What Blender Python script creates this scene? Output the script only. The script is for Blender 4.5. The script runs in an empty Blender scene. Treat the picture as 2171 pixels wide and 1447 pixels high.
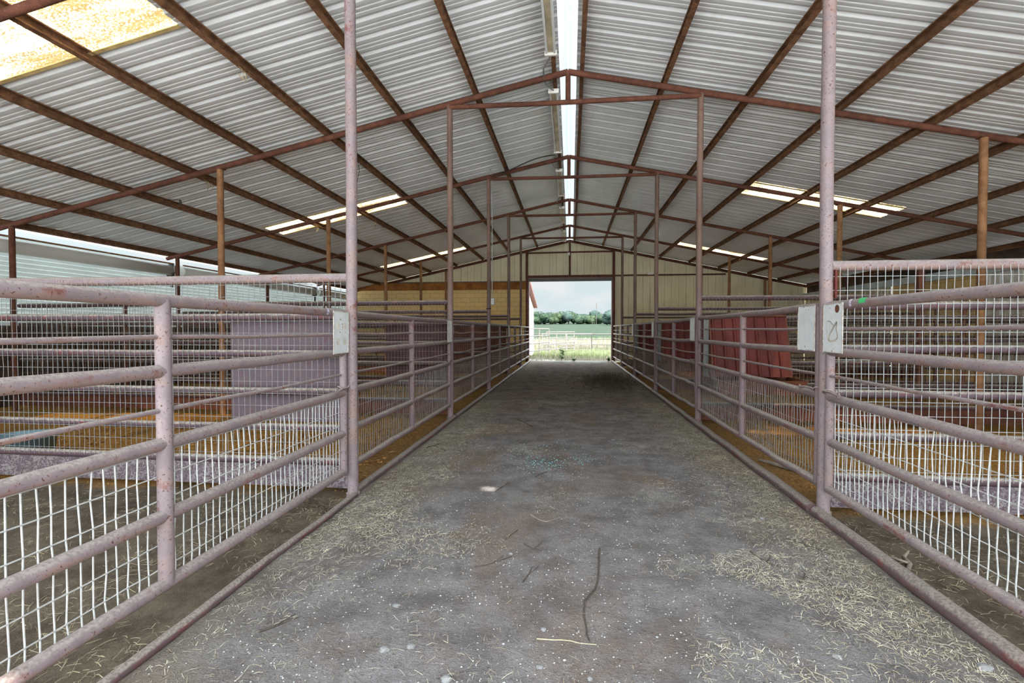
import bpy, math, random
from mathutils import Vector, noise, Matrix
PI = math.pi
sc = bpy.context.scene
COL = sc.collection
rnd = random.Random(7)

# ---------------------------------------------------------------- helpers
class MB:
    """collects tubes, boxes and sheets; build() links them as ONE mesh object"""
    def __init__(s): s.v = []; s.f = []; s.s = []
    def face(s, idx, smooth=False): s.f.append(idx); s.s.append(smooth)
    def poly(s, pts, smooth=False):
        b = len(s.v); s.v += [tuple(p) for p in pts]; s.face(list(range(b, b + len(pts))), smooth)
    def tube(s, pts, r, n=10, caps=True, start=None):
        P = [Vector(p) for p in pts]
        if len(P) < 2: return
        rs = r if isinstance(r, (list, tuple)) else [r] * len(P)
        T = []
        for i in range(len(P)):
            a = P[max(0, i - 1)]; b = P[min(len(P) - 1, i + 1)]
            T.append((b - a).normalized())
        up = Vector((0, 0, 1)) if abs(T[0].z) < .9 else Vector((0, 1, 0))
        N = (up - T[0] * up.dot(T[0])).normalized()
        b0 = len(s.v)
        for i in range(len(P)):
            N = (N - T[i] * N.dot(T[i])).normalized(); B = T[i].cross(N)
            for k in range(n):
                a = 2 * PI * k / n
                s.v.append(tuple(P[i] + (N * math.cos(a) + B * math.sin(a)) * rs[i]))
        for i in range(len(P) - 1):
            for k in range(n):
                a = b0 + i * n + k; b = b0 + i * n + (k + 1) % n
                s.face([a, b, b + n, a + n], True)
        if caps:
            for i, rev in ((0, True), (len(P) - 1, False)):
                ring = [s.v[b0 + i * n + k] for k in range(n)]
                s.poly(ring[::-1] if rev else ring)
    def box(s, lo, hi, M=None):
        x0, y0, z0 = lo; x1, y1, z1 = hi
        c = [(x0,y0,z0),(x1,y0,z0),(x1,y1,z0),(x0,y1,z0),(x0,y0,z1),(x1,y0,z1),(x1,y1,z1),(x0,y1,z1)]
        if M: c = [tuple(M @ Vector(p)) for p in c]
        b = len(s.v); s.v += c
        for q in ((3,2,1,0),(4,5,6,7),(0,1,5,4),(1,2,6,5),(2,3,7,6),(3,0,4,7)): s.face([b + i for i in q])
    def bbox(s, lo, hi, bv=.004):
        """box with chamfered vertical and horizontal edges"""
        x0, y0, z0 = lo; x1, y1, z1 = hi; b = bv
        def ring(z, k): return [(x0+k,y0+b+k if 0 else y0+k+b,z),(x0+k+b,y0+k,z),(x1-k-b,y0+k,z),(x1-k,y0+k+b,z),(x1-k,y1-k-b,z),(x1-k-b,y1-k,z),(x0+k+b,y1-k,z),(x0+k,y1-k-b,z)]
        rings = [ring(z0, b), ring(z0 + b, 0), ring(z1 - b, 0), ring(z1, b)]
        s.loft(rings, True)
    def loft(s, rings, close=False, smooth=False):
        n = len(rings[0]); b = len(s.v)
        for r in rings: s.v += [tuple(p) for p in r]
        for i in range(len(rings) - 1):
            for k in range(n):
                a = b + i*n + k; c = b + i*n + (k+1) % n
                s.face([a, c, c+n, a+n], smooth)
        if close:
            s.face([b + k for k in range(n)][::-1]); s.face([b + (len(rings)-1)*n + k for k in range(n)])
    def grid(s, rows, smooth=False, skip=None):
        b = len(s.v); m = len(rows[0])
        for r in rows: s.v += [tuple(p) for p in r]
        for i in range(len(rows) - 1):
            for j in range(m - 1):
                if skip and skip(i, j): continue
                a = b + i*m + j
                s.face([a, a+1, a+m+1, a+m], smooth)
    def extrude_y(s, prof, y0, y1):
        s.loft([[(x, y0, z) for x, z in prof], [(x, y1, z) for x, z in prof]], True)
    def build(s, name, m, parent=None, loc=None):
        me = bpy.data.meshes.new(name); me.from_pydata(s.v, [], s.f)
        me.polygons.foreach_set('use_smooth', s.s); me.materials.append(m); me.update()
        o = bpy.data.objects.new(name, me); COL.objects.link(o)
        if parent: o.parent = parent
        if loc: o.location = loc
        return o

def tag(o, label=None, cat=None, group=None, kind=None):
    if label: o['label'] = label
    if cat: o['category'] = cat
    if group: o['group'] = group
    if kind or cat: o['kind'] = kind or 'thing'
    return o
def thing(name, loc, label, cat, group=None):
    o = bpy.data.objects.new(name, None); o.location = loc; o.empty_display_size = .2
    COL.objects.link(o); return tag(o, label, cat, group)
def struct(name, mb, m): return tag(mb.build(name, m), kind='structure')
def copy_tree(o, parent=None):
    c = o.copy(); COL.objects.link(c)
    if parent: c.parent = parent
    for ch in o.children: copy_tree(ch, c)
    return c
ORD = ['nearest', 'second', 'third', 'fourth', 'fifth', 'sixth', 'seventh', 'eighth', 'ninth', 'tenth']
def nz(x, y, z=0., s=1.): return noise.noise(Vector((x*s, y*s, z*s)))

# ---------------------------------------------------------------- materials
class NT:
    def __init__(s, name):
        s.m = bpy.data.materials.new(name); s.m.use_nodes = True; s.t = s.m.node_tree; s.n = s.t.nodes; s.l = s.t.links
        s.n.clear(); s.out = s.n.new('ShaderNodeOutputMaterial'); s.tc = s.n.new('ShaderNodeTexCoord')
        s.geo = s.n.new('ShaderNodeNewGeometry')
    def new(s, t, **kw):
        n = s.n.new(t)
        for k, v in kw.items(): setattr(n, k, v)
        return n
    def set(s, sock, v):
        if hasattr(v, 'is_output') or isinstance(v, bpy.types.NodeSocket): s.l.new(v, sock)
        else: sock.default_value = v
    def pos(s, scale=(1,1,1)):
        mp = s.new('ShaderNodeMapping'); mp.inputs['Scale'].default_value = scale
        s.l.new(s.geo.outputs['Position'], mp.inputs['Vector']); return mp.outputs[0]
    def noise(s, scale, detail=4, rough=.6, stretch=(1,1,1), dist=0.):
        n = s.new('ShaderNodeTexNoise'); n.inputs['Scale'].default_value = scale; n.inputs['Detail'].default_value = detail
        n.inputs['Roughness'].default_value = rough; n.inputs['Distortion'].default_value = dist
        s.l.new(s.pos(stretch), n.inputs['Vector']); return n.outputs['Fac']
    def ramp(s, fac, a, b, c0=0., c1=1.):
        n = s.new('ShaderNodeMapRange'); n.interpolation_type = 'SMOOTHSTEP'
        s.set(n.inputs['Value'], fac); n.inputs['From Min'].default_value = a; n.inputs['From Max'].default_value = b
        n.inputs['To Min'].default_value = c0; n.inputs['To Max'].default_value = c1; return n.outputs[0]
    def mix(s, f, a, b):
        n = s.new('ShaderNodeMix', data_type='RGBA'); s.set(n.inputs['Factor'], f)
        for sock, v in ((n.inputs['A'], a), (n.inputs['B'], b)):
            if isinstance(v, (tuple, list)): sock.default_value = (*v[:3], 1)
            else: s.l.new(v, sock)
        return n.outputs['Result']
    def math(s, op, a, b=0.):
        n = s.new('ShaderNodeMath', operation=op); s.set(n.inputs[0], a); s.set(n.inputs[1], b); return n.outputs[0]
    def up(s):
        n = s.new('ShaderNodeSeparateXYZ'); s.l.new(s.geo.outputs['Normal'], n.inputs[0]); return n.outputs['Z']
    def xyz(s):
        n = s.new('ShaderNodeSeparateXYZ'); s.l.new(s.geo.outputs['Position'], n.inputs[0]); return n.outputs
    def bump(s, h, strength=.3, dist=.01):
        n = s.new('ShaderNodeBump'); n.inputs['Strength'].default_value = strength; n.inputs['Distance'].default_value = dist
        s.l.new(h, n.inputs['Height']); return n.outputs[0]
    def finish(s, color, rough=.7, metal=0., normal=None, spec=.4, trans=None):
        p = s.new('ShaderNodeBsdfPrincipled')
        if isinstance(color, (tuple, list)): p.inputs['Base Color'].default_value = (*color[:3], 1)
        else: s.l.new(color, p.inputs['Base Color'])
        s.set(p.inputs['Roughness'], rough); s.set(p.inputs['Metallic'], metal)
        p.inputs['Specular IOR Level'].default_value = spec
        if normal: s.l.new(normal, p.inputs['Normal'])
        sh = p.outputs[0]
        if trans:
            t = s.new('ShaderNodeBsdfTranslucent'); s.set(t.inputs['Color'], trans[1] if not isinstance(trans[1], tuple) else (*trans[1], 1))
            mx = s.new('ShaderNodeMixShader'); mx.inputs[0].default_value = trans[0]
            s.l.new(sh, mx.inputs[1]); s.l.new(t.outputs[0], mx.inputs[2]); sh = mx.outputs[0]
        s.l.new(sh, s.out.inputs[0]); return s.m

def plain(name, c, rough=.7, metal=0., var=.25, scale=8.):
    t = NT(name); f = t.noise(scale, 5)
    return t.finish(t.mix(t.ramp(f, .3, .7), tuple(x*(1-var) for x in c), tuple(min(1, x*(1+var)) for x in c)), rough, metal)

def painted_pipe(name, paint, red, dustc, dust=.7, chips=.62, rust=(.09,.035,.02), redat=.57, spots=.66):
    t = NT(name)
    big = t.noise(2.6, 4, .6); mid = t.noise(11, 5, .7); fine = t.noise(75, 3, .6)
    c = t.mix(t.ramp(mid, .3, .75), tuple(x*.82 for x in paint), tuple(x*1.1 for x in paint))
    c = t.mix(t.ramp(t.math('MULTIPLY_ADD', big, .55), 0, 1, 0, .0), c, c) if False else c
    rmask = t.ramp(t.math('ADD', t.math('MULTIPLY', big, .5), t.math('MULTIPLY', mid, .5)), redat - .02, redat + .05)
    c = t.mix(rmask, c, red)
    under_bounce = t.math('SUBTRACT', t.math('MULTIPLY', t.noise(5.5, 5, .65), 1.5), t.math('MULTIPLY', t.up(), .34))  # warm floor bounce painted on undersides, broken into stains by noise
    c = t.mix(t.ramp(under_bounce, .68, 1.08, 0, .8), c, tuple(.5*a + .5*b*min(1, sum(paint)/.75) for a, b in zip(paint, (.34,.19,.11))))
    sp = t.ramp(fine, spots, spots + .05)
    c = t.mix(t.math('MULTIPLY', sp, t.ramp(mid, .35, .6, .25, 1)), c, rust)
    u = t.ramp(t.math('ADD', t.up(), t.math('MULTIPLY', t.math('SUBTRACT', mid, .5), .9)), .25, .75, 0, dust)
    dn = t.mix(t.ramp(fine, .35, .65), tuple(x*.62 for x in dustc), tuple(min(1,x*1.2) for x in dustc))
    c = t.mix(u, c, dn)
    h = t.math('ADD', t.math('MULTIPLY', fine, .5), mid)
    return t.finish(c, .55, 0., t.bump(h, .35, .003), .35)

def rusty(name, a, b, c, scale=7., rough=.85):
    t = NT(name); f = t.noise(scale, 6, .7); g = t.noise(scale*5, 4, .7); h = t.noise(1.3, 3)
    col = t.mix(t.ramp(f, .32, .66), a, b); col = t.mix(t.ramp(g, .55, .75, 0, .7), col, c)
    col = t.mix(t.ramp(h, .45, .7, 0, .45), col, tuple(x*.6 for x in a))
    return t.finish(col, rough, 0., t.bump(g, .4, .003), .25)

M = {}
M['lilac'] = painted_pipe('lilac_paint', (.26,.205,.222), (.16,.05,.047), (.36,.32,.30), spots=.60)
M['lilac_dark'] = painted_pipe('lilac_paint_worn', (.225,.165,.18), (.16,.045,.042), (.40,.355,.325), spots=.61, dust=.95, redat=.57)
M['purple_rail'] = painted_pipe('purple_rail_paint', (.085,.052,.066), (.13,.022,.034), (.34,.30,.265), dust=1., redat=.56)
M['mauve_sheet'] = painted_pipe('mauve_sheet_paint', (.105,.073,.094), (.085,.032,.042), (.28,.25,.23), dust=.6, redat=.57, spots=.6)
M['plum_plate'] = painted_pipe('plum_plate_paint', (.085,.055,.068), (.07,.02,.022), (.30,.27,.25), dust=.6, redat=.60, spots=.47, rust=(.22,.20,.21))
def post_mat():
    t = NT('worn_post_paint'); X = t.xyz(); a = t.noise(3, 5, .65, (1,1,.4)); b = t.noise(40, 4, .7); k = t.noise(14, 4, .7)
    low = t.mix(t.ramp(a, .3, .7), (.21,.145,.16), (.29,.215,.235)); high = t.mix(t.ramp(a, .3, .7), (.125,.078,.06), (.21,.135,.105))
    c = t.mix(t.ramp(t.math('ADD', X[2], t.math('MULTIPLY', a, 1.2)), 1.7, 2.9), low, high)
    c = t.mix(t.ramp(k, .60, .66, 0, .75), c, (.17,.035,.035)); c = t.mix(t.ramp(b, .62, .68, 0, .7), c, (.07,.035,.025))
    return t.finish(c, .6, 0., t.bump(b, .3, .003), .3)
M['post_worn'] = post_mat()
M['rust_dark'] = rusty('dark_rusted_steel', (.088,.034,.023), (.155,.06,.038), (.24,.125,.08))
M['rust_purlin'] = rusty('rusted_purlin_steel', (.10,.045,.024), (.26,.13,.068), (.44,.28,.17), 9.)
M['rust_column'] = rusty('rusted_column_steel', (.22,.105,.05), (.36,.19,.095), (.42,.27,.17), 6.)
M['rust_orange'] = rusty('orange_rust', (.24,.09,.025), (.42,.17,.045), (.12,.045,.02), 3.)
M['red_paint'] = rusty('faded_red_paint', (.085,.016,.014), (.135,.026,.021), (.13,.075,.075), 3.2, .65)
M['wire'] = plain('galvanised_wire', (.50,.505,.505), .5, .1, .15, 30)
M['wire_bright'] = plain('pale_grey_wire', (.40,.42,.43), .5, .1, .15, 30)
M['wire_mid'] = plain('weathered_wire', (.24,.24,.245), .55, .1, .2, 12)
M['wire_rust'] = plain('dull_rusty_wire', (.24,.205,.18), .65, .1, .3, 9)
def plate_mat():
    t = NT('white_plate_paint'); a = t.noise(9, 5, .7); b = t.noise(38, 4, .7)
    c = t.mix(t.ramp(a, .3, .7), (.60,.63,.66), (.74,.76,.77))
    c = t.mix(t.ramp(t.math('ADD', t.math('MULTIPLY', a, .6), t.math('MULTIPLY', b, .4)), .585, .615), c, (.10,.05,.035))
    return t.finish(c, .5, 0., None, .4)
M['plate'] = plate_mat()
M['plate_edge'] = rusty('flaked_plate_edge', (.35,.25,.18), (.6,.58,.54), (.12,.06,.04), 40.)
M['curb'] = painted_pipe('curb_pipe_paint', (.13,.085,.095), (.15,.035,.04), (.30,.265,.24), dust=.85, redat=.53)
M['taupe'] = plain('taupe_glue_mark', (.44,.40,.34), .8)
M['pale_mark'] = plain('pale_glue_mark', (.58,.57,.50), .8)

def roof_mat():
    t = NT('galvanised_roof_sheet'); a = t.noise(.7, 4, .6); b = t.noise(6, 4, .6, (1, .25, 1))
    c = t.mix(t.ramp(a, .35, .68), (.68,.71,.745), (.80,.83,.87)); c = t.mix(t.ramp(b, .5, .75, 0, .35), c, (.56,.56,.55))
    return t.finish(c, .40, .1, None, .5)
M['roof'] = roof_mat()
def ridge_mat():
    t = NT('clear_ridge_sheet'); f = t.noise(3, 4)
    return t.finish(t.mix(f, (.74,.79,.84), (.84,.88,.92)), .4, 0., None, .4, (.075, (.72,.80,.86)))  # translucency added so the metal ridge cap glows
M['ridge'] = ridge_mat()
def sky_mat():
    t = NT('translucent_fibreglass'); a = t.noise(62, 4, .75, (.6,1,1)); b = t.noise(2.6, 4, .6, (.35,1,1))
    f = t.ramp(t.math('ADD', t.math('MULTIPLY', a, .6), t.math('MULTIPLY', b, .4)), .455, .525)
    c = t.mix(f, (.66,.60,.44), (.10,.07,.03))
    m = t.finish(t.mix(f, (.75,.68,.48), (.3,.24,.13)), .6, 0., None, .3, (.72, c))
    tr = t.new('ShaderNodeBsdfTransparent'); t.set(tr.inputs['Color'], t.mix(f, (1,.78,.40), (.35,.2,.06)))
    mx = t.new('ShaderNodeMixShader'); mx.inputs[0].default_value = .22
    src = t.out.inputs[0].links[0].from_socket; t.l.new(src, mx.inputs[1]); t.l.new(tr.outputs[0], mx.inputs[2]); t.l.new(mx.outputs[0], t.out.inputs[0])
    return m
M['skylight'] = sky_mat()
M['sky_trim'] = plain('yellowed_trim', (.62,.47,.22), .6)
def curtain_mat():
    t = NT('white_wall_sheet'); a = t.noise(1.2, 4, .6)
    c = t.mix(t.ramp(a, .3, .7), (.42,.465,.455), (.53,.57,.56))
    return t.finish(c, .5, .0, None, .4, (.10, (.75,.83,.82)))
M['curtain'] = curtain_mat()
M['white_metal'] = plain('white_painted_metal', (.80,.79,.75), .45, 0., .1, 4)
def roll_mat():
    t = NT('white_roll_cover'); f = t.noise(3, 4); return t.finish(t.mix(f, (.74,.73,.70), (.84,.83,.80)), .4, 0., None, .4, (.22, (.80,.80,.78)))
M['roll'] = roll_mat()
M['blue_fascia'] = plain('pale_blue_fascia', (.66,.76,.81), .5, 0., .12, 3)
def tan_mat():
    t = NT('tan_ribbed_sheet'); a = t.noise(1.1, 4, .6); b = t.noise(9, 5, .75, (1,1,.25)); g = t.noise(3.2, 4, .6, (1,1,.15))
    c = t.mix(t.ramp(a, .3, .7), (.72,.66,.46), (.82,.76,.56)); c = t.mix(t.ramp(g, .5, .8, 0, .4), c, (.42,.40,.30))
    c = t.mix(t.ramp(b, .67, .74, 0, .85), c, (.11,.085,.05))
    return t.finish(c, .55, 0., None, .35)
M['tan'] = tan_mat()
def block_mat():
    t = NT('yellow_painted_block'); br = t.new('ShaderNodeTexBrick')
    cmb = t.new('ShaderNodeCombineXYZ'); X = t.xyz(); t.l.new(t.math('ADD', X[0], X[1]), cmb.inputs[0]); t.l.new(X[2], cmb.inputs[1])
    t.l.new(cmb.outputs[0], br.inputs['Vector'])
    br.inputs['Scale'].default_value = 1.; br.inputs['Brick Width'].default_value = .41; br.inputs['Row Height'].default_value = .203
    br.inputs['Mortar Size'].default_value = .006; br.inputs['Mortar Smooth'].default_value = .3
    br.inputs['Color1'].default_value = (.88,.64,.30,1); br.inputs['Color2'].default_value = (.80,.60,.28,1); br.inputs['Mortar'].default_value = (.38,.27,.13,1)
    f = t.ramp(t.noise(7, 5, .7), .6, .72, 0, .7)
    return t.finish(t.mix(f, br.outputs['Color'], (.42,.28,.12)), .75, 0., t.bump(br.outputs['Fac'], -.4, .006), .3)
M['block'] = block_mat()
def floor_mat():
    t = NT('aisle_dirt'); X = t.xyz()
    a = t.noise(.75, 5, .62, (1,.8,1), .6); b = t.noise(3.4, 6, .7); f = t.noise(48, 5, .75); g = t.noise(130, 3, .6); k = t.noise(.5, 4, .6)
    grey = t.mix(t.ramp(b, .32, .68), (.16,.144,.144), (.285,.27,.277))
    c = t.mix(t.ramp(a, .47, .66, 0, .85), grey, (.21,.145,.105))
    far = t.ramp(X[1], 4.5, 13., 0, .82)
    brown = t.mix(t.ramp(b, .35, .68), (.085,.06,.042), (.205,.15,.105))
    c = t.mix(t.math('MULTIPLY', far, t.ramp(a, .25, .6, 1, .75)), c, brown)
    c = t.mix(t.ramp(X[1], 20.6, 21.8, 0, .8), c, (.30,.29,.28))
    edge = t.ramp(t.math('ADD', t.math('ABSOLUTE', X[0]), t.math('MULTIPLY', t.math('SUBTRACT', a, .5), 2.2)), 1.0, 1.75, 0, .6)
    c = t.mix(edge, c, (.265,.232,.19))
    c = t.mix(t.ramp(f, .53, .68, 0, .7), c, (.085,.07,.058))
    c = t.mix(t.math('MULTIPLY', t.ramp(g, .62, .68, 0, .8), t.ramp(b, .35, .6, .2, 1)), c, (.55,.54,.54))
    h = t.math('ADD', t.math('MULTIPLY', f, .6), t.math('ADD', t.math('MULTIPLY', g, .35), b))
    return t.finish(c, .92, 0., t.bump(h, 1., .03), .2)
M['aisle'] = floor_mat()
def pen_mat():
    t = NT('pen_shavings'); X = t.xyz()
    a = t.noise(1.1, 5, .6, (1,1,1), .5); f = t.noise(38, 5, .75, (1,.7,1)); b = t.noise(5, 5, .7)
    dirt = t.mix(t.ramp(b, .3, .7), (.07,.055,.042), (.145,.12,.09))
    shav = t.mix(t.ramp(f, .35, .65), (.26,.125,.03), (.54,.30,.085))  # warm orange skylight glow is painted into the shavings colour
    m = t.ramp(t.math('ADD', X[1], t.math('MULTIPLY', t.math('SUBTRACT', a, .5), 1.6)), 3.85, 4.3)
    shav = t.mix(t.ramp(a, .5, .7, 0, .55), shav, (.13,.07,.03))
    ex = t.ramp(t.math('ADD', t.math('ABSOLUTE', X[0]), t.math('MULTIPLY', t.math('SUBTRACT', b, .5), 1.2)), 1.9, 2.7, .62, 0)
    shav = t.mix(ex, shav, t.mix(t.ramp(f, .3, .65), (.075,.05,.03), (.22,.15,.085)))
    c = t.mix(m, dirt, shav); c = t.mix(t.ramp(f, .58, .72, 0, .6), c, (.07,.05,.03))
    return t.finish(c, .95, 0., t.bump(f, .8, .02), .15)
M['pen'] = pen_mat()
M['straw'] = plain('pale_straw', (.60,.55,.42), .8, 0., .3, 5)
M['straw_dull'] = plain('dull_hay', (.33,.28,.19), .85, 0., .35, 5)
M['twig'] = plain('dark_twig', (.075,.06,.05), .9, 0., .3, 20)
M['twig_pale'] = plain('grey_twig', (.24,.20,.16), .9, 0., .25, 20)
M['stalk'] = plain('yellow_stalk', (.60,.52,.32), .7, 0., .15, 20)
M['stone'] = plain('pale_stone', (.235,.235,.24), .85, 0., .2, 20)
M['gravel'] = plain('crushed_gravel', (.50,.50,.51), .9, 0., .35, 60)
M['glass_bits'] = plain('teal_glass_bits', (.20,.42,.46), .2, 0., .5, 30)
M['leaf'] = plain('dry_brown_leaf', (.36,.19,.06), .8, 0., .45, 9)
M['paper'] = plain('crumpled_tan_leaf', (.42,.34,.26), .8, 0., .2, 12)
M['blue_plastic'] = plain('pale_blue_plastic', (.20,.33,.42), .5, 0., .15, 5)
M['black'] = plain('black_rubber', (.02,.02,.02), .6)
M['conduit'] = plain('grey_conduit', (.33,.33,.32), .45, .4, .15, 10)
M['fixture'] = plain('stained_fixture_enamel', (.55,.47,.33), .45, 0., .35, 4)
M['tube'] = plain('white_lamp_tube', (.82,.84,.84), .25, 0., .04, 4)
M['box_metal'] = plain('grey_box_metal', (.10,.10,.095), .5, .2, .15, 8)
M['twine'] = plain('frayed_twine', (.55,.40,.22), .9)
M['dark_board'] = plain('dark_weathered_board', (.075,.05,.035), .85, 0., .4, 3)  # dark tone stands in for shade on the walls that use it
M['white_wall'] = plain('white_stucco', (.78,.78,.76), .8, 0., .05, 3)
M['maroon'] = rusty('dark_maroon_sheet', (.055,.022,.025), (.085,.04,.045), (.10,.07,.07), 3., .7)
M['shed_trim'] = plain('red_brown_trim', (.20,.08,.07), .7)
M['pale_pipe'] = plain('weathered_pale_pipe', (.16,.14,.14), .6, 0., .2, 6)
M['grey_pipe'] = plain('grey_fence_pipe', (.085,.075,.072), .7, 0., .2, 6)
M['concrete'] = plain('pale_concrete', (.60,.58,.55), .9, 0., .1, 3)
M['green_sticker'] = plain('green_sticker_vinyl', (.06,.50,.16), .4, 0., .1, 30)
def st2():
    t = NT('white_violet_sticker'); f = t.ramp(t.noise(90, 2), .5, .56); return t.finish(t.mix(f, (.72,.68,.76), (.24,.17,.42)), .4)
M['violet_sticker'] = st2()
def leaf_mat(name, a, b, sc_=.9):
    t = NT(name); f = t.noise(sc_, 5, .7); return t.finish(t.mix(t.ramp(f, .35, .65), a, b), .8, 0., None, .2, (.25, tuple(min(1,x*1.5) for x in b)))
M['tree1'] = leaf_mat('dark_tree_leaves', (.012,.027,.017), (.04,.068,.038))
M['tree2'] = leaf_mat('blue_green_tree_leaves', (.02,.04,.036), (.048,.08,.066))
M['tree3'] = leaf_mat('mid_green_tree_leaves', (.02,.037,.02), (.058,.085,.042))
M['bark'] = plain('tree_bark', (.10,.08,.06), .9)
M['grass'] = leaf_mat('green_grass_blades', (.07,.10,.04), (.17,.20,.095), 2.)
M['dry_grass'] = leaf_mat('dry_grass_blades', (.17,.155,.12), (.32,.30,.25), 2.)
M['weed_green'] = leaf_mat('dark_weed_leaf', (.03,.065,.02), (.09,.17,.05), 6.)
def field_mat():
    t = NT('field_ground'); X = t.xyz(); a = t.noise(.35, 5, .65); b = t.noise(2.2, 5, .7)
    near = t.mix(t.ramp(b, .35, .65), (.085,.09,.05), (.18,.17,.125))
    farc = t.mix(t.ramp(a, .3, .7), (.0125,.0225,.0135), (.021,.033,.019))
    near = t.mix(t.ramp(X[1], 24.5, 29, .85, 0), near, (.46,.44,.38))  # sunlit glare by the door painted pale, also bounces light inside
    return t.finish(t.mix(t.ramp(X[1], 44, 62), near, farc), .95, 0., None, .1)
M['field'] = field_mat()
M['yard'] = plain('pale_caliche_yard', (.62,.61,.60), .95, 0., .10, 2)  # unseen yard made pale to bounce light up to the ceiling

# ---------------------------------------------------------------- dimensions
XR = -.05                       # ridge line
SL = .2127                      # roof slope
FR = [3.92, 7.58, 11.24, 14.90, 18.56]
YG = 22.2                       # far gable
YB = -2.2                       # open near end of the barn
XE = 10.25                      # half width to eave
ZR = 5.25                       # rafter centre at ridge
ZS = 5.40                       # roof sheet at ridge
def raft(x): return ZR - SL * abs(x - XR)
def sheet(x): return ZS - SL * abs(x - XR)

# ---------------------------------------------------------------- roof sheets
PITCH = .305
RIB = [(0,0),(.012,0),(.046,.025),(.072,.026),(.104,.001),(.110,0),(.158,0),(.166,.005),(.190,.005),(.198,0),(.228,0),(.236,.005),(.260,.005),(.268,0)]
def rib_profile(y0, y1):
    out = []; y = y0
    while y < y1:
        for dy, dz in RIB:
            if y + dy <= y1: out.append((y + dy, dz))
        y += PITCH
    return out
SKY = {-1: [(FR[0]-.03, FR[0]+.88), (FR[2]-.02, FR[2]+.86), (FR[4]-.02, FR[4]+.80)], 1: [(FR[0]-.03, FR[0]+.88), (FR[2]+.05, FR[2]+.92), (FR[4]+.0, FR[4]+.80)]}  # first right panel is out of view, added for more light inside
SKYX = {-1: (4.02, 7.34), 1: (3.98, 7.0)}
SPOT = Vector((-.688, 4.17, 0))                    # where a sun fleck lies on the aisle
SUN = Vector((.26, -.55, .80)).normalized()        # towards the sun
tt = (ZS + .02 - SPOT.z) / SUN.z
for _ in range(8):
    p = SPOT + SUN * tt; tt += (sheet(p.x) - p.z) / (SUN.z + SL * abs(SUN.x))
HOLE = SPOT + SUN * tt
prof = rib_profile(YB, YG + .25)
for side, nm in ((-1, 'ceiling_left'), (1, 'ceiling_right')):
    xs = [.13, 1.4, 2.6, SKYX[side][0], 5.2, 6.2, SKYX[side][1], 8.6, XE]
    hs = 1 if HOLE.x > XR else -1
    hx = abs(HOLE.x - XR)
    if side == hs: xs = sorted(xs + [hx - .055, hx + .055])
    mb = MB(); rows = []
    for y, dz in prof:
        w = .006 * nz(y, side * 3, 0, .6)
        rows.append([(XR + side * x, y, ZS - SL * x + dz + w + .004 * nz(x, y, 5, .8)) for x in xs])
    def skip(i, j):
        yc = (prof[i][0] + prof[i+1][0]) / 2; xc = (xs[j] + xs[j+1]) / 2
        if side == hs and abs(xc - hx) < .05 and abs(yc - HOLE.y) < .045: return True
        return SKYX[side][0] < xc < SKYX[side][1] and any(a < yc < b for a, b in SKY[side])
    mb.grid(rows, False, skip)
    struct(nm, mb, M['roof'])
names_sky = {-1: ['stained translucent roof panel at the upper left corner', 'translucent roof panel left of the ridge, over the second frame behind the near left post', 'farthest translucent roof panel on the left slope, near the gable'],
             1: ['translucent roof panel on the right slope, nearest the camera', 'bright translucent roof panel on the right slope, over the second column', 'smaller-looking translucent roof panel on the right slope near the gable']}
for side in (-1, 1):
    x0, x1 = SKYX[side]
    for i, (a, b) in enumerate(SKY[side]):
        th = thing('skylight_panel', (XR + side * (x0 + x1) / 2, (a + b) / 2, ZS - SL * (x0 + x1) / 2), names_sky[side][i], 'skylight', 'translucent skylight panels in the roof')
        o = th.location.copy(); mb = MB(); xs = [x0 - .04, (x0 + x1) / 2, x1 + .04]; rows = []
        for y, dz in prof:
            if a - .09 <= y <= b + .09:
                rows.append([(XR + side * x - o.x, y - o.y, ZS - SL * x + dz + .012 - o.z) for x in xs])
        mb.grid(rows); mb.build('fibreglass_sheet', M['skylight'], th)
        fr = MB()
        for yy in (a, b):
            q = lambda x, dy, dz: (XR + side * x - o.x, yy + dy - o.y, ZS - SL * x - .012 + dz - o.z)
            fr.loft([[q(x0,-.025,0), q(x0,.025,0), q(x0,.025,.01), q(x0,-.025,.01)], [q(x1,-.025,0), q(x1,.025,0), q(x1,.025,.01), q(x1,-.025,.01)]], True)
        fr.build('edge_trim', M['sky_trim'], th)
# ridge cap: a V strip under the gap between the two slopes, with a centre crease
mb = MB(); rows = []
for i in range(61):
    y = YB + (YG + .2 - YB) * i / 60; d = .012 * nz(y, 2, 0, 2.) + (.02 if 12 < y < 14.5 else 0) * nz(y, 7, 0, 4.)
    rows.append([(XR - .26, y, ZS - .02 + d + .02), (XR - .13, y, ZS + .025 + d), (XR - .012, y, ZS + .048 + d), (XR, y, ZS + .034), (XR + .012, y, ZS + .048), (XR + .13, y, ZS + .025 - d), (XR + .26, y, ZS - .0)])
mb.grid(rows); struct('trim_1', mb, M['ridge'])

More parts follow.
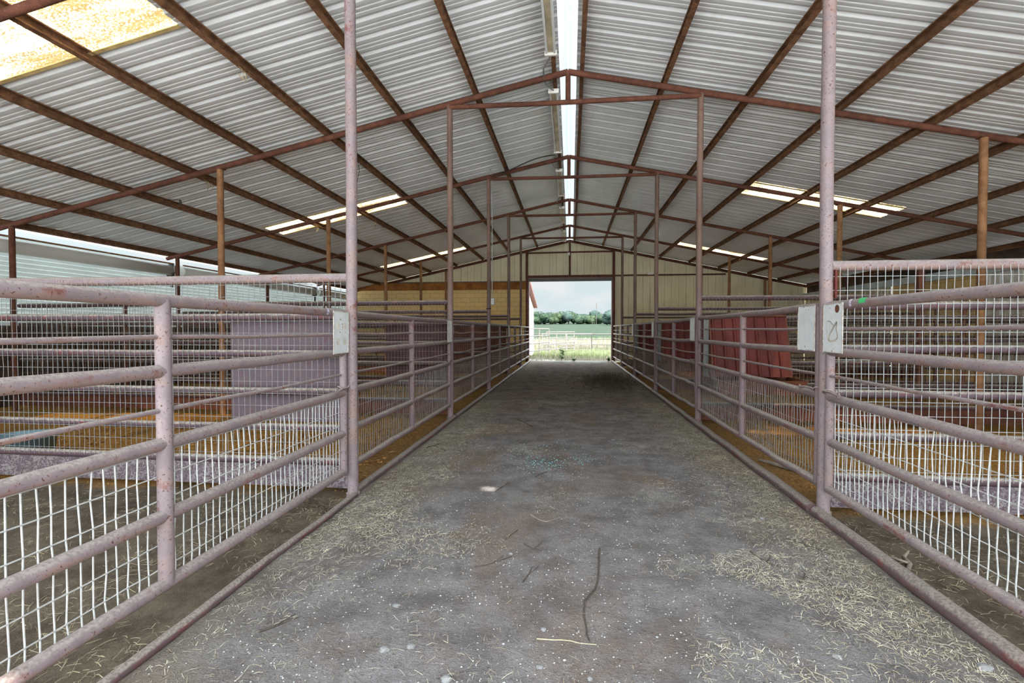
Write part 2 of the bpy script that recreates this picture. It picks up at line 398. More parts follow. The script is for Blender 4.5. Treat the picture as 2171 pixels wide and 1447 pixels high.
# ---------------------------------------------------------------- purlins
def purlin_prof(side):
    d, w, t, lip = .105, .058, .005, .014
    s = -side
    pts = [(0,0),(w,0),(w,lip),(w-t,lip),(w-t,t),(t,t),(t,d-t),(w-t,d-t),(w-t,d-lip),(w,d-lip),(w,d),(0,d)]
    return [(s*(x - w/2), z) for x, z in pts]
PX = [.21, 1.42, 2.63, 3.84, 5.05, 6.26, 7.47, 8.68, 9.85]
hi = {-1: 'left', 1: 'right'}
for side in (-1, 1):
    for i, px_ in enumerate(PX):
        if side == -1: w = ['rusty roof purlin just left of the ridge carrying the lamp fixtures', 'second rusty purlin left of the ridge', 'third rusty purlin left of the ridge', 'fourth rusty purlin left of the ridge, along the upper skylight ends', 'fifth rusty purlin left of the ridge, crossing the skylights', 'sixth rusty purlin left of the ridge, crossing the skylights', 'seventh rusty purlin left of the ridge, below the skylights', 'eighth rusty purlin left of the ridge, next to the eave one', 'rusty eave purlin above the white left wall sheets'][i]
        else: w = ['rusty roof purlin just right of the ridge', 'second rusty purlin right of the ridge', 'third rusty purlin right of the ridge', 'fourth rusty purlin right of the ridge, along the upper skylight ends', 'fifth rusty purlin right of the ridge, crossing the skylights', 'sixth rusty purlin right of the ridge, crossing the skylights', 'seventh rusty purlin right of the ridge, below the skylights', 'eighth rusty purlin right of the ridge, next to the eave one', 'rusty eave purlin above the pale blue right fascia'][i]
        x = XR + side * px_; z = sheet(x) - .108
        mb = MB(); pr = purlin_prof(side); rings = []
        for k in range(25):
            y = YB + (YG - .06 - YB) * k / 24
            dx = .012 * nz(y, px_ * side * 3, 1, .35)
            # tilt the section to the roof slope
            rings.append([(a + dx, y - YB, b - SL * side * a - .0) for a, b in pr])
        mb.loft(rings, True)
        o = mb.build('roof_purlin', M['rust_purlin'], None, (x, YB, z)); tag(o, w, 'purlin', 'rusty purlins under the roof sheets')

# ---------------------------------------------------------------- roof trusses, posts and columns
XP = 1.87
def post_x(side, i): return (-1.80 if i == 0 else -1.87) if side < 0 else 1.875
for i, y in enumerate(FR):
    th = thing('roof_truss', (XR, y, 0), f'rusty pipe roof truss, {ORD[i]} from the camera' if i else 'nearest rusty roof truss, seen only in the upper left corner', 'truss', 'pipe roof trusses')
    for side in (-1, 1):
        mb = MB(); mb.tube([(0, 0, ZR - .008), (side * 5, 0, ZR - SL * 5 - .012), (side * (XE - .35), 0, ZR - SL * (XE - .35) - .008)], .044, 12)
        mb.build('rafter', M['rust_dark'], th)
    mb = MB(); mb.tube([(0, 0, 4.79), (0, 0, ZR - .02)], .04, 10); mb.build('king_post', M['rust_dark'], th)
    mb = MB(); mb.tube([(post_x(-1, i) - XR, -.02, 4.79 + .012), (-.6, -.02, 4.785), (post_x(1, i) - XR, -.02, 4.775)], .036, 12); mb.build('tie_bar', M['rust_dark'], th)
for side in (-1, 1):
    for i, y in enumerate(FR):
        x = post_x(side, i)
        lab = [f'tall lilac pipe post in the left foreground beside the aisle', 'tall lilac pipe post in the right foreground beside the aisle'][side > 0] if i == 0 else f'tall pipe post on the {hi[side]} edge of the aisle, {ORD[i]} from the camera'
        th = thing('aisle_post', (x, y, 0), lab, 'post', 'pipe posts along the aisle')
        mb = MB(); zt = raft(x) - .03
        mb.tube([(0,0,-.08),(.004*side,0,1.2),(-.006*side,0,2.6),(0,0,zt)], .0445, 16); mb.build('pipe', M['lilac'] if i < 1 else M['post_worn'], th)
        mb = MB(); mb.tube([(0,0,-.05),(0,0,.012)], .056, 14); mb.build('weld_collar', M['lilac_dark'], th)
for side in (-1, 1):
    for i, y in enumerate(FR):
        for xc, r, nm in ((5.68, .05, 'inner'), (9.62, .045, 'outer')):
            x = XR + side * xc
            lab = f'rusty roof column in the {hi[side]} pens, {nm} row, {ORD[i]} from the camera'
            mb = MB(); zt = raft(x) - .03
            mb.tube([(0,0,-.08),(0,0,zt*.5),(0,0,zt)], r, 14)
            mb.box((-r*.5,-r*.5,zt-.02),(r*.5,r*.5,zt+.03)) if False else None
            th = thing('roof_column', (x, y, 0), lab, 'column', 'rusty columns in the pens')
            mb.build('pipe', M['rust_column'] if nm == 'inner' else M['rust_dark'], th)
            cap = MB(); cap.box((-.07,-.05,zt-.012),(.07,.05,zt)); cap.build('cap_plate', M['rust_dark'], th)

# ---------------------------------------------------------------- pen gates
def wob(a, b, n, amp, seed, axis='x', sag=0.):
    """points along Y from a to b with gentle bends"""
    return [(amp * nz(seed, i * .7, 0, 1.1), a + (b - a) * i / n, -sag * math.sin(PI * i / n) + amp * .6 * nz(seed + 9, i * .6, 3, 1.)) for i in range(n + 1)]
def wire_grid(mb, ys, zs, place, r, n, bend, rr, step_h):
    """vertical wires at ys between zs[0] and zs[1] with kinks, horizontals every step_h"""
    z0, z1 = zs; hz = []
    z = z0 + step_h * .55
    while z < z1: hz.append(z); z += step_h
    off = {}
    for iy, y in enumerate(ys):
        pts = []
        stops = [z0] + hz + [z1]
        for k, zz in enumerate(stops):
            d = 0 if k in (0, len(stops)-1) else bend * (1.5*nz(y, zz, 2.2, 2.6) + .35 * rr.uniform(-1, 1))
            e = 0 if k in (0, len(stops)-1) else bend * .5 * rr.uniform(-1, 1)
            pts.append(place(y + d, zz, e)); off[iy, k] = (d, e)
        mb.tube(pts, r, n, False)
    for k, zz in enumerate(hz):
        pts = [place(ys[0] - .05, zz, 0)] + [place(y + off[iy, k+1][0]*.3, zz + .35 * bend * nz(y, zz, 7, 1.2), off[iy, k+1][1] + r) for iy, y in enumerate(ys) if iy % 2 == 0] + [place(ys[-1] + .05, zz, 0)]
        mb.tube(pts, r * .9, n, False)
def make_gate(side, idx, y0, y1, plate_end, label):
    gx = (-1.84 if idx == 0 else -1.87) if side < 0 else 1.87
    rr = random.Random(idx * 10 + side)
    th = thing('pipe_gate', (gx, y0, 0), label, 'gate', 'pipe gates along the aisle')
    L = y1 - y0; out = side                      # outward (pen side) direction in x
    ZT = [1.50, 1.18, .85, .52, .205] if side < 0 else [1.54, 1.205, .875, .548, .205]
    ZD = [1.33, 1.0] if side < 0 else [1.375, 1.03]
    n = 14 if idx < 2 else 10
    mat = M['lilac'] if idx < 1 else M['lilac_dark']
    dent = {(1, 2): .03, (1, 1): .015}.get((side, idx), .008)
    for k, z in enumerate(ZT):
        mb = MB(); p = wob(.0, L, 10, dent, idx * 5 + k + side, sag=dent * .6)
        mb.tube([(a, b, z + c) for a, b, c in p], .030, n)
        mb.build('top_rail' if k == 0 else 'bottom_rail' if k == 4 else 'rail', mat, th)
    mid = L * (.48 if idx else .495)
    for k, z in enumerate(ZD):
        for a, b in ((.02, mid), (mid, L - .02)):
            mb = MB(); p = wob(a, b, 6, .012, idx * 3 + k + a, sag=.006 if idx < 2 else .018)
            mb.tube([(q[0], q[1], z + q[2]) for q in p], .0115, 8); mb.build('rod', mat, th)
    for yy, nm, r in ((.0, 'end_stile', .030), (mid, 'middle_stile', .033), (L, 'end_stile', .030)):
        mb = MB(); mb.tube([(0, yy, ZT[4]), (.002, yy, .9), (0, yy, ZT[0])], r, n); mb.build(nm, mat, th)
    mb = MB(); xo = out * .026
    step = .0508
    for a, b in ((.06, mid - .03), (mid + .03, L - .03)):
        ys = []; y = a
        while y < b: ys.append(y); y += step
        for zs in ((ZT[4], ZT[3]), (ZT[3], ZT[2])):
            wire_grid(mb, ys, zs, lambda y, z, e: (xo + e, y, z), .0034 if idx < 1 else .0029 if idx < 2 else .0026, 5 if idx < 1 else 4 if idx < 3 else 3, .009 if idx else .008, rr, .112)
    mb.build('wire_mesh', M['wire'] if idx < 1 else M['wire_mid'] if idx < 2 else M['wire_rust'], th)
    # latch plate on the aisle side
    py = (L - .235, L + .02) if plate_end == 'far' else (-.01, .265)
    px_ = -out * .034; pt = .006
    mb = MB(); mb.bbox((min(px_, px_ - out*pt), py[0], ZT[1] - .005), (max(px_, px_ - out*pt), py[1], ZT[0] + .012), .0025)
    pl = mb.build('latch_plate', M['plate'], th); pl['label'] = 'white painted latch plate with rust flakes'
    ed = MB(); fx = px_ - out * pt
    for a, b in (((py[0], ZT[1]), (py[1], ZT[1])), ((py[0], ZT[0]+.007), (py[1], ZT[0]+.007)), ((py[0], ZT[1]), (py[0], ZT[0])), ((py[1], ZT[1]), (py[1], ZT[0]))):
        q = [(fx, a[0] + (b[0]-a[0])*i/14 + rr.uniform(-.003,.003), a[1] + (b[1]-a[1])*i/14 + rr.uniform(-.003,.003)) for i in range(15)]
        ed.tube(q, [.002 + .0022 * rr.random() for _ in q], 5)
    ed.build('flaked_edge', M['plate_edge'], pl)
    def mark(pts, w, nm, m):
        k = MB()
        for (a0, b0), (a1, b1) in zip(pts, pts[1:]):
            d = Vector((a1-a0, b1-b0)); nn = Vector((-d.y, d.x)).normalized() * w / 2
            y_ = lambda a: py[0] + a * (py[1]-py[0]); z_ = lambda b: ZT[1] + b * (ZT[0]-ZT[1])
            W = py[1]-py[0]; H = ZT[0]-ZT[1]
            c = [((y_(a0))+nn.x*W, z_(b0)+nn.y*H), (y_(a1)+nn.x*W, z_(b1)+nn.y*H), (y_(a1)-nn.x*W, z_(b1)-nn.y*H), (y_(a0)-nn.x*W, z_(b0)-nn.y*H)]
            x0 = fx; x1 = fx - out * .0012
            k.loft([[(x0, *q) for q in c], [(x1, *q) for q in c]], True)
        k.build(nm, m, pl)
    def disc(a, b, r, m, ring=0):
        k = MB(); y_ = py[0] + a*(py[1]-py[0]); z_ = ZT[1] + b*(ZT[0]-ZT[1])
        pts = lambda rr_, x: [(x, y_ + rr_*math.cos(2*PI*i/20), z_ + rr_*1.0*math.sin(2*PI*i/20)) for i in range(20)]
        if ring:
            k.loft([pts(r, fx), pts(r, fx - out*.0012), pts(r*ring, fx - out*.0012), pts(r*ring, fx)])
        else: k.loft([pts(r, fx), pts(r, fx - out*.0012)], True)
        k.build('glue_mark', m, pl)
    if (side, idx) == (-1, 0):
        for a in (.28, .72):
            for b in (.29, .67): disc(a, b, .030, M['pale_mark'])
    elif (side, idx) == (1, 0):      # the faded painted loop that looks like an 8
        S = lambda a: 1 - a          # y runs away from camera, photo left is far
        mark([(S(a), b) for a, b in [(.20,.66),(.21,.50),(.22,.36),(.26,.27)]], .022, 'painted_numeral', M['taupe'])
        mark([(S(a), b) for a, b in [(.26,.27),(.38,.235),(.52,.24),(.66,.26),(.76,.31),(.75,.39),(.68,.49),(.70,.56),(.72,.64)]], .045, 'painted_numeral', M['taupe'])
        mark([(S(a), b) for a, b in [(.72,.64),(.66,.60),(.58,.55),(.44,.44),(.34,.36),(.30,.27)]], .055, 'painted_numeral', M['taupe'])
        mark([(S(a), b) for a, b in [(.20,.66),(.36,.655),(.58,.55)]], .022, 'painted_numeral', M['taupe'])
        disc(.28, .91, .028, M['rust_dark'])
    elif (side, idx) == (-1, 1):
        disc(.30, .80, .03, M['pale_mark']); disc(.30, .33, .034, M['taupe'], .72)
        for a in (.62, .9):
            for b in (.32, .82): mark([(a, b), (a, b+.08)], .05, 'glue_mark', M['taupe'])
    # hinge sleeves at the other end
    hy = 0 if plate_end == 'far' else L
    for z in (1.36, .36):
        mb = MB(); mb.tube([(0, hy, z-.055), (0, hy, z+.055)], .038, n)
        mb.box((-.012, min(hy, hy + (-.05 if hy == 0 else .05)), z-.03), (.012, max(hy, hy + (-.05 if hy == 0 else .05)), z+.03)); mb.build('hinge', mat, th)
    # latch rod with a loop round the stile
    ly = L if plate_end == 'far' else 0; d = -1 if plate_end == 'far' else 1
    mb = MB(); zc = ZT[2] + .045
    mb.tube([(math.cos(a)*.042, ly + math.sin(a)*.042, zc + .012*math.sin(a*2)) for a in [2*PI*i/14 for i in range(15)]], .007, 6)
    mb.tube([(-out*.045, ly, zc), (-out*.047, ly + d*.10, zc+.002), (-out*.047, ly + d*.21, zc - .01)], .009, 7)
    mb.tube([(-out*.047 , ly + d*.21 + .016*math.cos(a), zc - .01 + .016*math.sin(a)) for a in [2*PI*i/10 for i in range(11)]], .005, 6)
    mb.build('latch_rod', M['lilac_dark'], th)
    def sleeve(yc, w, a0, a1, m, nm, skew=0.):
        k = MB(); rows = []
        for i in range(9):
            a = a0 + (a1-a0)*i/8
            p0 = (math.cos(a)*.0313*-out, yc - w/2 + skew*i/8, ZT[0] + .0313*math.sin(a)); p1 = (math.cos(a)*.0313*-out, yc + w/2 - .3*w*math.sin(PI*i/8) + skew*i/8, ZT[0] + .0313*math.sin(a)); rows.append([p0, p1])
        b = len(k.v); k.grid(rows, True); o = k.build(nm, m, th); return o
    if (side, idx) == (-1, 0):
        sleeve(L - .30, .045, -1.5, 1.6, M['violet_sticker'], 'sticker', .02)['label'] = 'torn white and violet sticker'
    if (side, idx) == (1, 0):
        sleeve(L - .42, .10, -1.5, 1.5, M['green_sticker'], 'sticker', .0)['label'] = 'torn green sticker'
        sleeve(L - .30, .04, -1.5, 1.6, M['violet_sticker'], 'sticker', .01)['label'] = 'torn white and violet sticker'
    return th
YS = [.22] + FR + [YG - .02]
for side in (-1, 1):
    for i in range(6):
        a = YS[i] + .075; b = YS[i+1] - .085
        if side < 0: lab = ['lilac pipe gate filling the left foreground, with white four-dot latch plate', 'left aisle gate just beyond the foreground post, second from the camera'][i] if i < 2 else f'pipe gate on the left side of the aisle, {ORD[i]} from the camera'
        else: lab = ['lilac pipe gate filling the right foreground, with green sticker on its top rail', 'right aisle gate just beyond the foreground post, second from the camera'][i] if i < 2 else f'pipe gate on the right side of the aisle, {ORD[i]} from the camera'
        make_gate(side, i, a, b, 'far' if (side < 0 or i == 0) else 'near', lab)

# ---------------------------------------------------------------- pen partitions across the barn
def make_partition(side, i, y):
    rr = random.Random(i * 7 + side * 3)
    x0 = abs(post_x(side, i)) + .03; x1 = 9.55
    lab = f'mesh pen partition running {hi[side]} from the {"foreground" if i == 0 else ORD[i]} aisle post'
    th = thing('pen_partition', (side * x0, y, 0), lab, 'fence', 'mesh pen partitions')
    W = x1 - x0
    Z = [1.795, 1.475, 1.165, .85, .545, .265] if side < 0 else [1.835, 1.54, 1.225, .895, .58, .275]
    R = [.038, .031, .031, .031, .031, .033]
    mat = M['purple_rail']; n = 12 if i == 0 else 8
    for k, z in enumerate(Z):
        mb = MB(); mb.tube([(side * W * q / 8, .006 * nz(q, k, i), z - .004 * math.sin(q) + .008 * nz(q*.6, k + 3, i)) for q in range(9)], R[k], n)
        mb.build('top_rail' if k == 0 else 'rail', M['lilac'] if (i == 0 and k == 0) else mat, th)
    mb = MB(); mb.box((min(0, side*W), -.008, .045), (max(0, side*W), .008, Z[5] - .02)); mb.build('base_plate', M['plum_plate'] if i == 0 else M['rust_dark'], th)
    for xx in (W * .465, W * .74):
        mb = MB(); mb.tube([(side*xx, .055, 0), (side*xx, .055, Z[0]-.03)], .032, 8); mb.build('post', M['rust_dark'], th)
    mb = MB(); step = .0508 if i < 3 else .1016
    xs = [side * (.05 + step * q) for q in range(int((W - .08) / step))]
    wire_grid(mb, xs, (Z[5], Z[0] - .012), lambda x, z, e: (x, -.034 - (0 if z > 1.7 else .0) + e, z), .0026, 4 if i == 0 else 3, .004, rr, .1016)
    mb.build('wire_mesh', (M['wire_bright'] if side > 0 else M['wire_mid']) if i == 0 else M['wire_rust'], th)
    if i == 0 and side > 0:
        mb = MB(); mb.box((.012,-.045,1.60),(.024,-.02,1.80)); o = mb.build('end_bar', M['red_paint'], th); o['label'] = 'bare red painted end bar'
    return th
for side in (-1, 1):
    for i, y in enumerate(FR): make_partition(side, i, y)

# ---------------------------------------------------------------- feeders hung on the partitions
def ribbed_panel(mb, x0, x1, ztop, zbot, yf, lean, ribs, h=.025):
    """front face of a ribbed sheet leaning in y, ribs running down"""
    pr = []; p = (x1 - x0) / ribs
    for k in range(ribs):
        b = x0 + k*p
        pr += [(b, 0), (b + p*.10, -h), (b + p*.24, -h), (b + p*.34, 0)]
    pr.append((x1, 0))
    rows = [[(x + .0, yf + lean*t + d, ztop + (zbot-ztop)*t) for x, d in pr] for t in (0, .5, 1)]
    mb.grid(rows); rows2 = [[(x, yf + lean*t + .02, z) for x, z in ((x0, ztop+(zbot-ztop)*t), (x1, ztop+(zbot-ztop)*t))] for t in (0, 1)]; mb.grid([r[::-1] for r in rows2])
for i in (1, 2, 3):
    y = FR[i]
    lab = ['', 'faded red ribbed hay feeder behind the second right gate', 'red ribbed hay feeder behind the third right gate', 'red ribbed hay feeder behind the fourth right gate'][i]
    th = thing('hay_feeder', (2.45, y - .35, 0), lab, 'feeder', 'red hay feeders in the right pens')
    mb = MB(); ribbed_panel(mb, -.50, .50, 1.545, .73, .03, -.22, 7); mb.build('ribbed_panel', M['red_paint'], th)
    mb = MB()
    mb.loft([[(.50,.03,1.545),(.50,.27,1.545),(.515,.27,1.545),(.515,.03,1.545)], [(.50,-.19,.73),(.50,.27,.73),(.515,.27,.73),(.515,-.19,.73)]], True); mb.build('side_panel', M['rust_dark'], th)
    mb = MB()
    mb.loft([[(-.52,.03,1.545),(-.52,.27,1.545),(-.50,.27,1.545),(-.50,.03,1.545)], [(-.52,-.19,.73),(-.52,.27,.73),(-.50,.27,.73),(-.50,-.19,.73)]], True); mb.build('side_panel', M['rust_dark'], th)
    mb = MB()   # open trough
    t0 = [(-.55,-.42,.70),(.62,-.42,.70),(.62,.22,.70),(-.55,.22,.70)]; t1 = [(-.45,-.32,.50),(.52,-.32,.50),(.52,.18,.50),(-.45,.18,.50)]
    ins = lambda r, d, dz: [(a + (d if a < 0 else -d), b + (d if b < -.1 else -d), c + dz) for a, b, c in r]
    mb.loft([ins(t1,.012,.012), ins(t0,.012,0), t0, t1], True); mb.build('trough', M['rust_dark'], th)
    mb = MB(); mb.tube([(-.5,.0,1.56),(.5,.0,1.56)], .016, 8); mb.build('top_bar', M['rust_dark'], th)
    mb = MB(); mb.box((-.60,-.02,.72),(-.53,.0,1.57)); o = mb.build('hanger_plate', M['box_metal'], th); o['label'] = 'grey galvanised hanger plate'
for i in (0, 1, 2, 3):
    y = FR[i] + .10
    lab = ['mauve sheet steel feeder on the foreground left partition', 'dark maroon feeder on the left partition at the second aisle post', 'dark feeder on the left partition at the third aisle post', 'dark feeder on the left partition at the fourth aisle post'][i]
    th = thing('hay_feeder', (-2.45, y, 0), lab, 'feeder', 'sheet steel feeders in the left pens')
    mb = MB(); mb.box((-.50,-.012,.575),(.50,.0,1.49)); mb.build('back_panel', M['mauve_sheet'] if i == 0 else M['maroon'] if i == 1 else M['rust_dark'], th)
    mb = MB()
    t0 = [(-.5,.01,.86),(.5,.01,.86),(.5,.42,.86),(-.5,.42,.86)]; t1 = [(-.5,.01,.58),(.5,.01,.58),(.5,.30,.58),(-.5,.30,.58)]
    mb.loft([ [(a*.975, b+(.012 if b<.1 else -.012), c+.012) for a,b,c in t1], [(a*.975, b+(.012 if b<.1 else -.012), c) for a,b,c in t0], t0, t1], True); mb.build('trough', M['rust_dark'], th)
    mb = MB()
    for k in range(10):
        x = -.45 + .1*k; mb.tube([(x,.03,.86),(x,.26,1.46)], .007, 5)
    mb.tube([(-.5,.26,1.46),(.5,.26,1.46)], .016, 8); mb.build('hay_rack', M['rust_dark'], th)
    mb = MB(); mb.box((-.5,-.0,1.43),(.5,.27,1.445)); mb.build('hanger_strap', M['rust_dark'], th)

# ---------------------------------------------------------------- floor and curbs
def ground(name, xs, ys, zf, m):
    mb = MB(); mb.grid([[(x, y, zf(x, y)) for x in xs] for y in ys], True); return struct(name, mb, m)
def frange(a, b, s):
    n = max(1, round((b-a)/s)); return [a + (b-a)*i/n for i in range(n+1)]
def zaisle(x, y): return .012*nz(x, y, 0, 1.6) + .008*nz(x, y, 4, 5.) + .004*nz(x, y, 8, 16.) + .012*(1 - (abs(x)/1.8)**2) - .012
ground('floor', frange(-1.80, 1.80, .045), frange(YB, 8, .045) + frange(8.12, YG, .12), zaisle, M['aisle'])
def zpen(x, y): return -.045 + .02*nz(x, y, 1, 1.1) + .015*nz(x, y, 3, 4.) + .01*nz(x, y, 6, 13.)
pys = frange(YB, 9, .07) + frange(9.2, YG, .2)
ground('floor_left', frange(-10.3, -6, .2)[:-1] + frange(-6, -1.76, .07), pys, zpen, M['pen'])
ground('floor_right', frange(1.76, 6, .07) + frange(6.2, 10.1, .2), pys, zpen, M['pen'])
for side in (-1, 1):
    for i in range(6):
        a, b = YS[i] + (.03 if i else -2.3), YS[i+1] - .03
        r = .044 if side > 0 else .025 if i == 0 else .036
        zc = .012 if side > 0 else .004
        x = 1.815 if side > 0 else -1.772 if i == 0 else -1.80
        mb = MB(); N = 10
        mb.tube([(.012*nz(q, i, side*4, .9), a - a + (b-a)*q/N, zc + .006*nz(q, i+5, side, .8)) for q in range(N+1)], r, 14)
        o = mb.build('curb_pipe', M['curb'], None, (x, a, 0))
        tag(o, f'floor pipe along the {hi[side]} edge of the aisle, ' + ('nearest the camera' if i == 0 else f'{ORD[i]} length from the camera'), 'pipe', 'curb pipes along the aisle')

# ---------------------------------------------------------------- far gable wall
def gable_pts(): pass
def rib_wall_x(x0, x1, ztop, zbot, y, pitch=.305, h=.045):
    """vertical-rib sheet in the XZ plane; ztop/zbot are functions of x"""
    pr = []; x = x0
    while x < x1:
        for dx, d in ((0,0),(.03,0),(.045,-h),(.075,-h),(.09,0),(.165,0),(.17,-.008),(.185,-.008),(.19,0),(.24,0),(.245,-.008),(.26,-.008),(.265,0)):
            if x + dx < x1: pr.append((x + dx, d))
        x += pitch
    pr.append((x1, 0)); mb = MB()
    mb.grid([[(a, y - d, zbot(a)) for a, d in pr], [(a, y - d, ztop(a)) for a, d in pr]]); return mb
top = lambda x: sheet(x) - .015
DX0, DX1, DZ = -1.90, 1.82, 3.70
mb = rib_wall_x(-10.2, DX0 - .02, top, lambda x: 3.52, YG + .05)
m2 = rib_wall_x(DX0 - .02, DX1 + .02, top, lambda x: DZ + .02, YG + .05)
m3 = rib_wall_x(DX1 + .02, 10.0, top, lambda x: -.2, YG + .05)
for m_ in (m2, m3):
    b = len(mb.v); mb.v += m_.v
    for f in m_.f: mb.face([q + b for q in f])
struct('wall_back', mb, M['tan'])
mb = MB(); mb.box((-10.4, YG - .02, -.2), (DX0 - .03, YG + .16, 3.30)); struct('wall_block', mb, M['block'])
# rusted I beam over the block wall
th = thing('steel_beam', (-6.0, YG - .12, 3.2), 'orange rusted steel beam along the top of the yellow block wall', 'beam')
mb = MB(); pr = [(-.09,0),(.09,0),(.09,.02),(.012,.02),(.012,.30),(.09,.30),(.09,.32),(-.09,.32),(-.09,.30),(-.012,.30),(-.012,.02),(-.09,.02)]
mb.loft([[(-3.9, a, z) for a, z in pr], [(4.05, a, z) for a, z in pr]], True); mb.build('beam', M['rust_orange'], th)
mb = MB(); mb.box((-3.9,.095,.30),(4.05,.115,.38)); o = mb.build('flashing_strip', M['box_metal'], th)
# gable framing
th = thing('gable_frame', (XR, YG - .09, 0), 'dark rusted gable framing around and above the barn doorway', 'frame')
for side in (-1, 1):
    mb = MB(); pts = []
    mb.loft([[(0, -.04, ZR + .0), (0, .04, ZR), (0, .04, ZR + .11), (0, -.04, ZR + .11)], [(side*10.0, -.04, ZR - SL*10.0), (side*10.0, .04, ZR - SL*10.0), (side*10.0, .04, ZR - SL*10.0 + .11), (side*10.0, -.04, ZR - SL*10.0 + .11)]], True)
    mb.build('gable_rafter', M['rust_dark'], th)
    mb = MB(); x = (DX0 - .05 if side < 0 else DX1 + .05) - XR; mb.box((x-.05,-.05,-.1),(x+.05,.05,raft(x+XR))); mb.build('jamb_post', M['rust_dark'], th)
    for xx in (5.6, 8.2) if side > 0 else (5.6,):
        mb = MB(); mb.tube([(side*xx,-.02,-.1),(side*xx,-.02,ZR-SL*xx)], .05, 10); mb.build('wall_post', M['rust_column'], th)
mb = MB(); mb.tube([(0,-.02,DZ+.05),(0,-.02,ZR)], .042, 10); mb.build('king_post', M['rust_dark'], th)
mb = MB(); mb.tube([(DX0-XR,-.02,4.80),(DX1-XR,-.02,4.82)], .035, 10); mb.build('girt', M['rust_dark'], th)
mb = MB(); mb.tube([(DX1-XR+.05,-.02,3.76),(9.6,-.02,3.76-.0)][:1] + [(6.6,-.02,3.76)], .032, 10); mb.build('girt', M['rust_dark'], th)
mb = MB(); mb.box((DX0-XR,-.06,DZ+.0),(DX1-XR,.05,DZ+.10)); mb.build('door_header', M['rust_dark'], th)
# door surround: pale jamb trims and the grey header of the roll door
mb = MB(); mb.box((DX0-.03, YG+.0, -.12),(DX0+.035, YG+.30, DZ)); mb.box((DX1-.035, YG+.0, -.12),(DX1+.03, YG+.30, DZ)); mb.box((DX0, YG+.02, DZ-.02),(DX1, YG+.10, DZ+.03))
struct('trim_2', mb, M['lilac_dark'])
mb = MB()
mb.loft([[(DX0+.03, YG+.12, DZ-.14),(DX0+.03, YG+.18, DZ-.15),(DX0+.03, YG+.20, DZ),(DX0+.03, YG+.12, DZ)], [(DX1-.03, YG+.12, DZ-.14),(DX1-.03, YG+.18, DZ-.15),(DX1-.03, YG+.20, DZ),(DX1-.03, YG+.12, DZ)]], True)
struct('door_1', mb, M['box_metal'])
mb = MB(); mb.bbox((DX0, YG-.02, -.25),(DX1, YG+.12, .005), .006); struct('trim_3', mb, M['concrete'])
# small electrical things on the gable
def small_box(name, loc, size, label, cat, m=M['box_metal'], stem=None):
    th = thing(name, loc, label, cat)
    mb = MB(); w, d, h = size; mb.bbox((-w/2, -d, -h/2), (w/2, 0, h/2), min(size)*.12); mb.build('housing', m, th)
    mb = MB(); mb.bbox((-w*.36, -d-.008, -h*.36), (w*.36, -d+.002, h*.36), .002); mb.build('cover', M['white_metal'], th)
    if stem: mb = MB(); mb.tube([(0,-d/2,h/2),(0,-d/2,h/2+stem)], .012, 8); mb.build('conduit_stub', M['conduit'], th)
    return th
small_box('junction_box', (-5.40, YG-.24, 3.30), (.14,.09,.17), 'small grey junction box on the rusted beam over the block wall', 'electrical box', M['box_metal'], .5)
small_box('wall_light', (3.42, YG-.06, 3.82), (.26,.10,.10), 'small white light on the right of the gable wall', 'light', M['white_metal'])
small_box('junction_box', (-.10, YG-.14, 4.72), (.11,.07,.12), 'small pale box under the gable peak', 'electrical box', M['white_metal'])
x2 = post_x(-1, 2)
th = thing('switch_box', (x2 + .095, FR[2], 2.02), 'grey switch box with conduit on the third left aisle post', 'electrical box')
mb = MB(); mb.bbox((-.045,-.045,-.075),(.045,.02,.075),.006); mb.build('housing', M['conduit'], th)
mb = MB(); mb.tube([(-.012,-.01,.075),(-.012,-.01,2.82),(-.05,-.03,3.0)], .011, 8); mb.build('conduit', M['conduit'], th)
th = thing('wire_tie', (x2, FR[2], 1.86), 'black strap around the third left aisle post', 'strap')
mb = MB(); mb.tube([(math.cos(a)*.048, math.sin(a)*.048, 0) for a in [2*PI*i/16 for i in range(17)]], .012, 6); mb.build('strap', M['black'], th)

